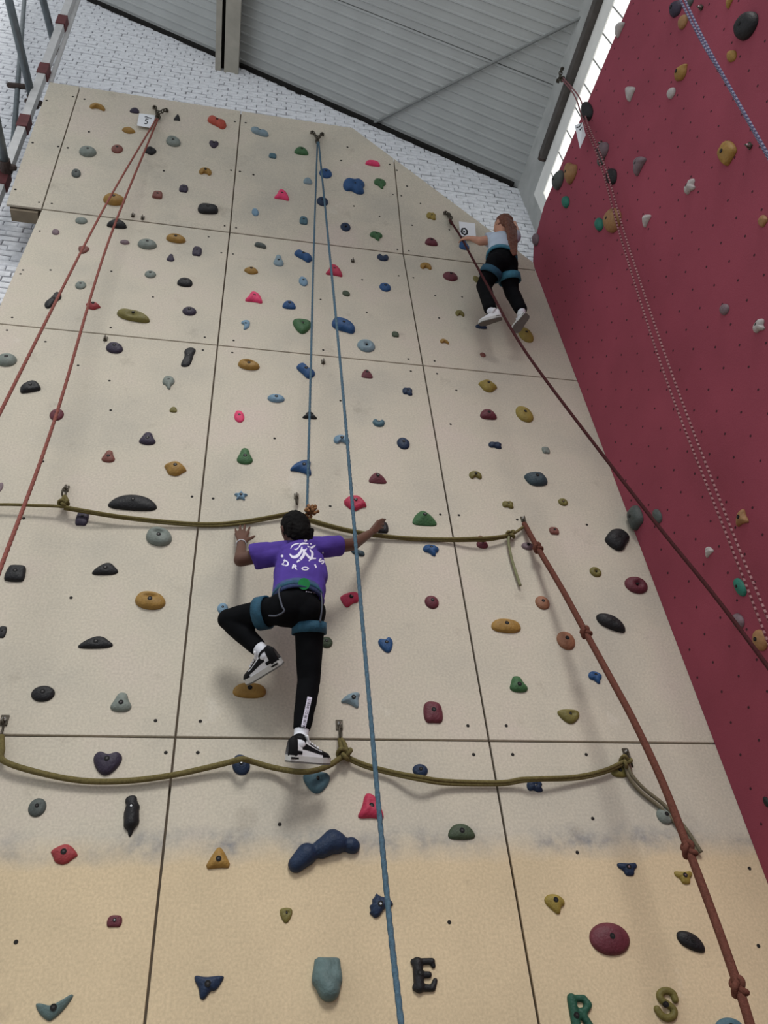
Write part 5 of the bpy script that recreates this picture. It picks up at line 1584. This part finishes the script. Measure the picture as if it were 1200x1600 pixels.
# ---- the climber up in the corner
K = dict(head=(786,353,-.34), neck=(785,372,-.33), lsh=(770,374,-.33), lel=(751,377,-.31), lwr=(738,373,-.24), rsh=(799,374,-.32), rel=(807,366,-.26), rwr=(803,349,-.24),
         chest=(785,381,-.34), waist=(785,397,-.35), pel=(783,409,-.36), lhip=(775,412,-.36), rhip=(793,414,-.34), lkn=(756,447,-.24), lan=(767,486,-.26), rkn=(799,455,-.22), ran=(815,486,-.24),
         lheel=(783,497,-.26), ltoe=(749,507,-.17), rheel=(824,492,-.28), rtoe=(803,519,-.16))
Q = {k: at(*v) for k, v in K.items()}
org = Q['pel']
lat = unit(Q['rsh'] - Q['lsh']); spine = unit(Q['neck'] - Q['pel'])
hup = unit(np.array([.05, -.05, 1])); hface = unit(np.array([-.55, .80, -.05])); hc = Q['head']
bp = head_prims(hc, hup, hface, 1.0) + [prim(Q['neck'], hc - hup * .05, .042, .044), prim(Q['lsh'], Q['rsh'], .048, .048), prim(Q['chest'], Q['neck'] - spine * .03, .08, .062, lat, 1.5), prim(Q['pel'], Q['chest'], .085, .082, lat, 1.3), prim(Q['lhip'], Q['rhip'], .075, .075),
      prim(Q['lsh'], Q['lel'], .044, .036), prim(Q['lel'], Q['lwr'], .036, .024), prim(Q['rsh'], Q['rel'], .044, .036), prim(Q['rel'], Q['rwr'], .036, .024),
      prim(Q['lhip'], Q['lkn'], .075, .05), prim(Q['lkn'], Q['lan'], .05, .025), prim(Q['rhip'], Q['rkn'], .075, .05), prim(Q['rkn'], Q['ran'], .05, .025)]
w = Q['lwr']; g = np.array([0, 0, 0.0])
def hand_at(w, side, reach):
    """a hand reaching along reach, fingers curling towards the wall"""
    r = unit(reach); sd = unit(np.cross(r, np.array([0, 1.0, 0]))) * side
    kn = [w + r * .062 + sd * (.026 - .0175 * i) + np.array([0, .004, 0]) for i in range(4)]
    be = [k + r * .030 + np.array([0, .012, 0]) for k in kn]
    ti = [b + r * .014 + np.array([0, .028, 0]) for b in be]
    t0 = w + r * .035 - sd * .034
    return hand_prims(w, kn, be, ti, (t0, t0 + r * .024 - sd * .010 + np.array([0, .008, 0]), t0 + r * .042 - sd * .010 + np.array([0, .022, 0])), .020, .0088)
bp += hand_at(Q['lwr'], 1, np.array([-.8, .25, .5])) + hand_at(Q['rwr'], -1, np.array([-.1, .25, .95]))
p2 = fuse('person', bp, 0.0065, M_SKIN_L, None, org, 4, .5)
tag(p2, 'climber in black leggings and white shoes at the top corner beside the red wall', 'person')
eyes(hc, hup, hface, 1.0, p2, org)
hr = unit(np.cross(hface, hup))
hp = [ell(hc - hface * .014 + hup * .012, hr * .080, hface * .086, hup * .100), ell(hc - hface * .045 - hup * .03, hr * .068, hface * .05, hup * .09)]
for k in range(7):
    a = -.055 + .02 * k
    e_ = at(803 + (k - 3) * 1.2, 394 + (k % 3) * 2, -.46)
    hp.append(prim(hc - hface * .07 + hr * a - hup * .05, e_ + (hc - hface * .07 + hr * a - hup * .05 - e_) * .35, .020, .017, n=8))
    hp.append(prim(e_ + (hc - hface * .07 + hr * a - hup * .05 - e_) * .35, e_, .017, .009, n=8))
fuse('hair', hp, 0.006, M_HAIRR, p2, org, 3, .5, (0.006, 45, 5))
sp_ = [prim(lerp('pel', 'waist', .7), Q['chest'], .100, .092, lat, 1.25, caps=False, n=24), prim(Q['chest'], Q['neck'] - spine * .03, .09, .07, lat, 1.45), prim(Q['lsh'], Q['rsh'], .058, .058), prim(Q['lsh'], lerp('lsh', 'lel', .55), .058, .062, caps=False, n=18), prim(Q['rsh'], lerp('rsh', 'rel', .55), .058, .062, caps=False, n=18)]
fuse('tshirt', sp_, 0.007, M_PALE, p2, org, 4, .5, (0.008, 13, 9))
lg = [prim(lerp('pel', 'waist', .8), Q['pel'], .086, .092, lat, 1.25), prim(Q['lhip'], Q['rhip'], .088, .088), prim(Q['lhip'], Q['lkn'], .086, .062), prim(Q['lkn'], lerp('lkn', 'lan', .9), .061, .05, caps=True), prim(Q['rhip'], Q['rkn'], .086, .062), prim(Q['rkn'], lerp('rkn', 'ran', .9), .061, .052, caps=True)]
fuse('leggings', lg, 0.007, M_LEG, p2, org, 4, .5, (0.003, 18, 2))
hb = empty('harness', (0, 0, 0)); hb.parent = p2
M_H3 = mat('sky_blue_harness', (56, 112, 134), 0.75, 0.15, 40)
wc = lerp('pel', 'waist', .45)
band(wc - spine * .026, wc + spine * .024, .110, 1.2, lat, .012, M_H3, 'waist_belt')
ld = unit(Q['lkn'] - Q['lhip']); rd_ = unit(Q['rkn'] - Q['rhip'])
lc = Q['lhip'] + ld * .10; rc = Q['rhip'] + rd_ * .12
band(lc - ld * .028, lc + ld * .028, .092, 1.0, None, .010, M_HARN, 'leg_loop')
band(rc - rd_ * .030, rc + rd_ * .030, .092, 1.0, None, .010, M_H3, 'leg_loop')
shoe(p2, org, Q['lheel'], Q['ltoe'], Q['lan'], Q['lkn'], black=False)
shoe(p2, org, Q['rheel'], Q['rtoe'], Q['ran'], Q['rkn'], black=False)
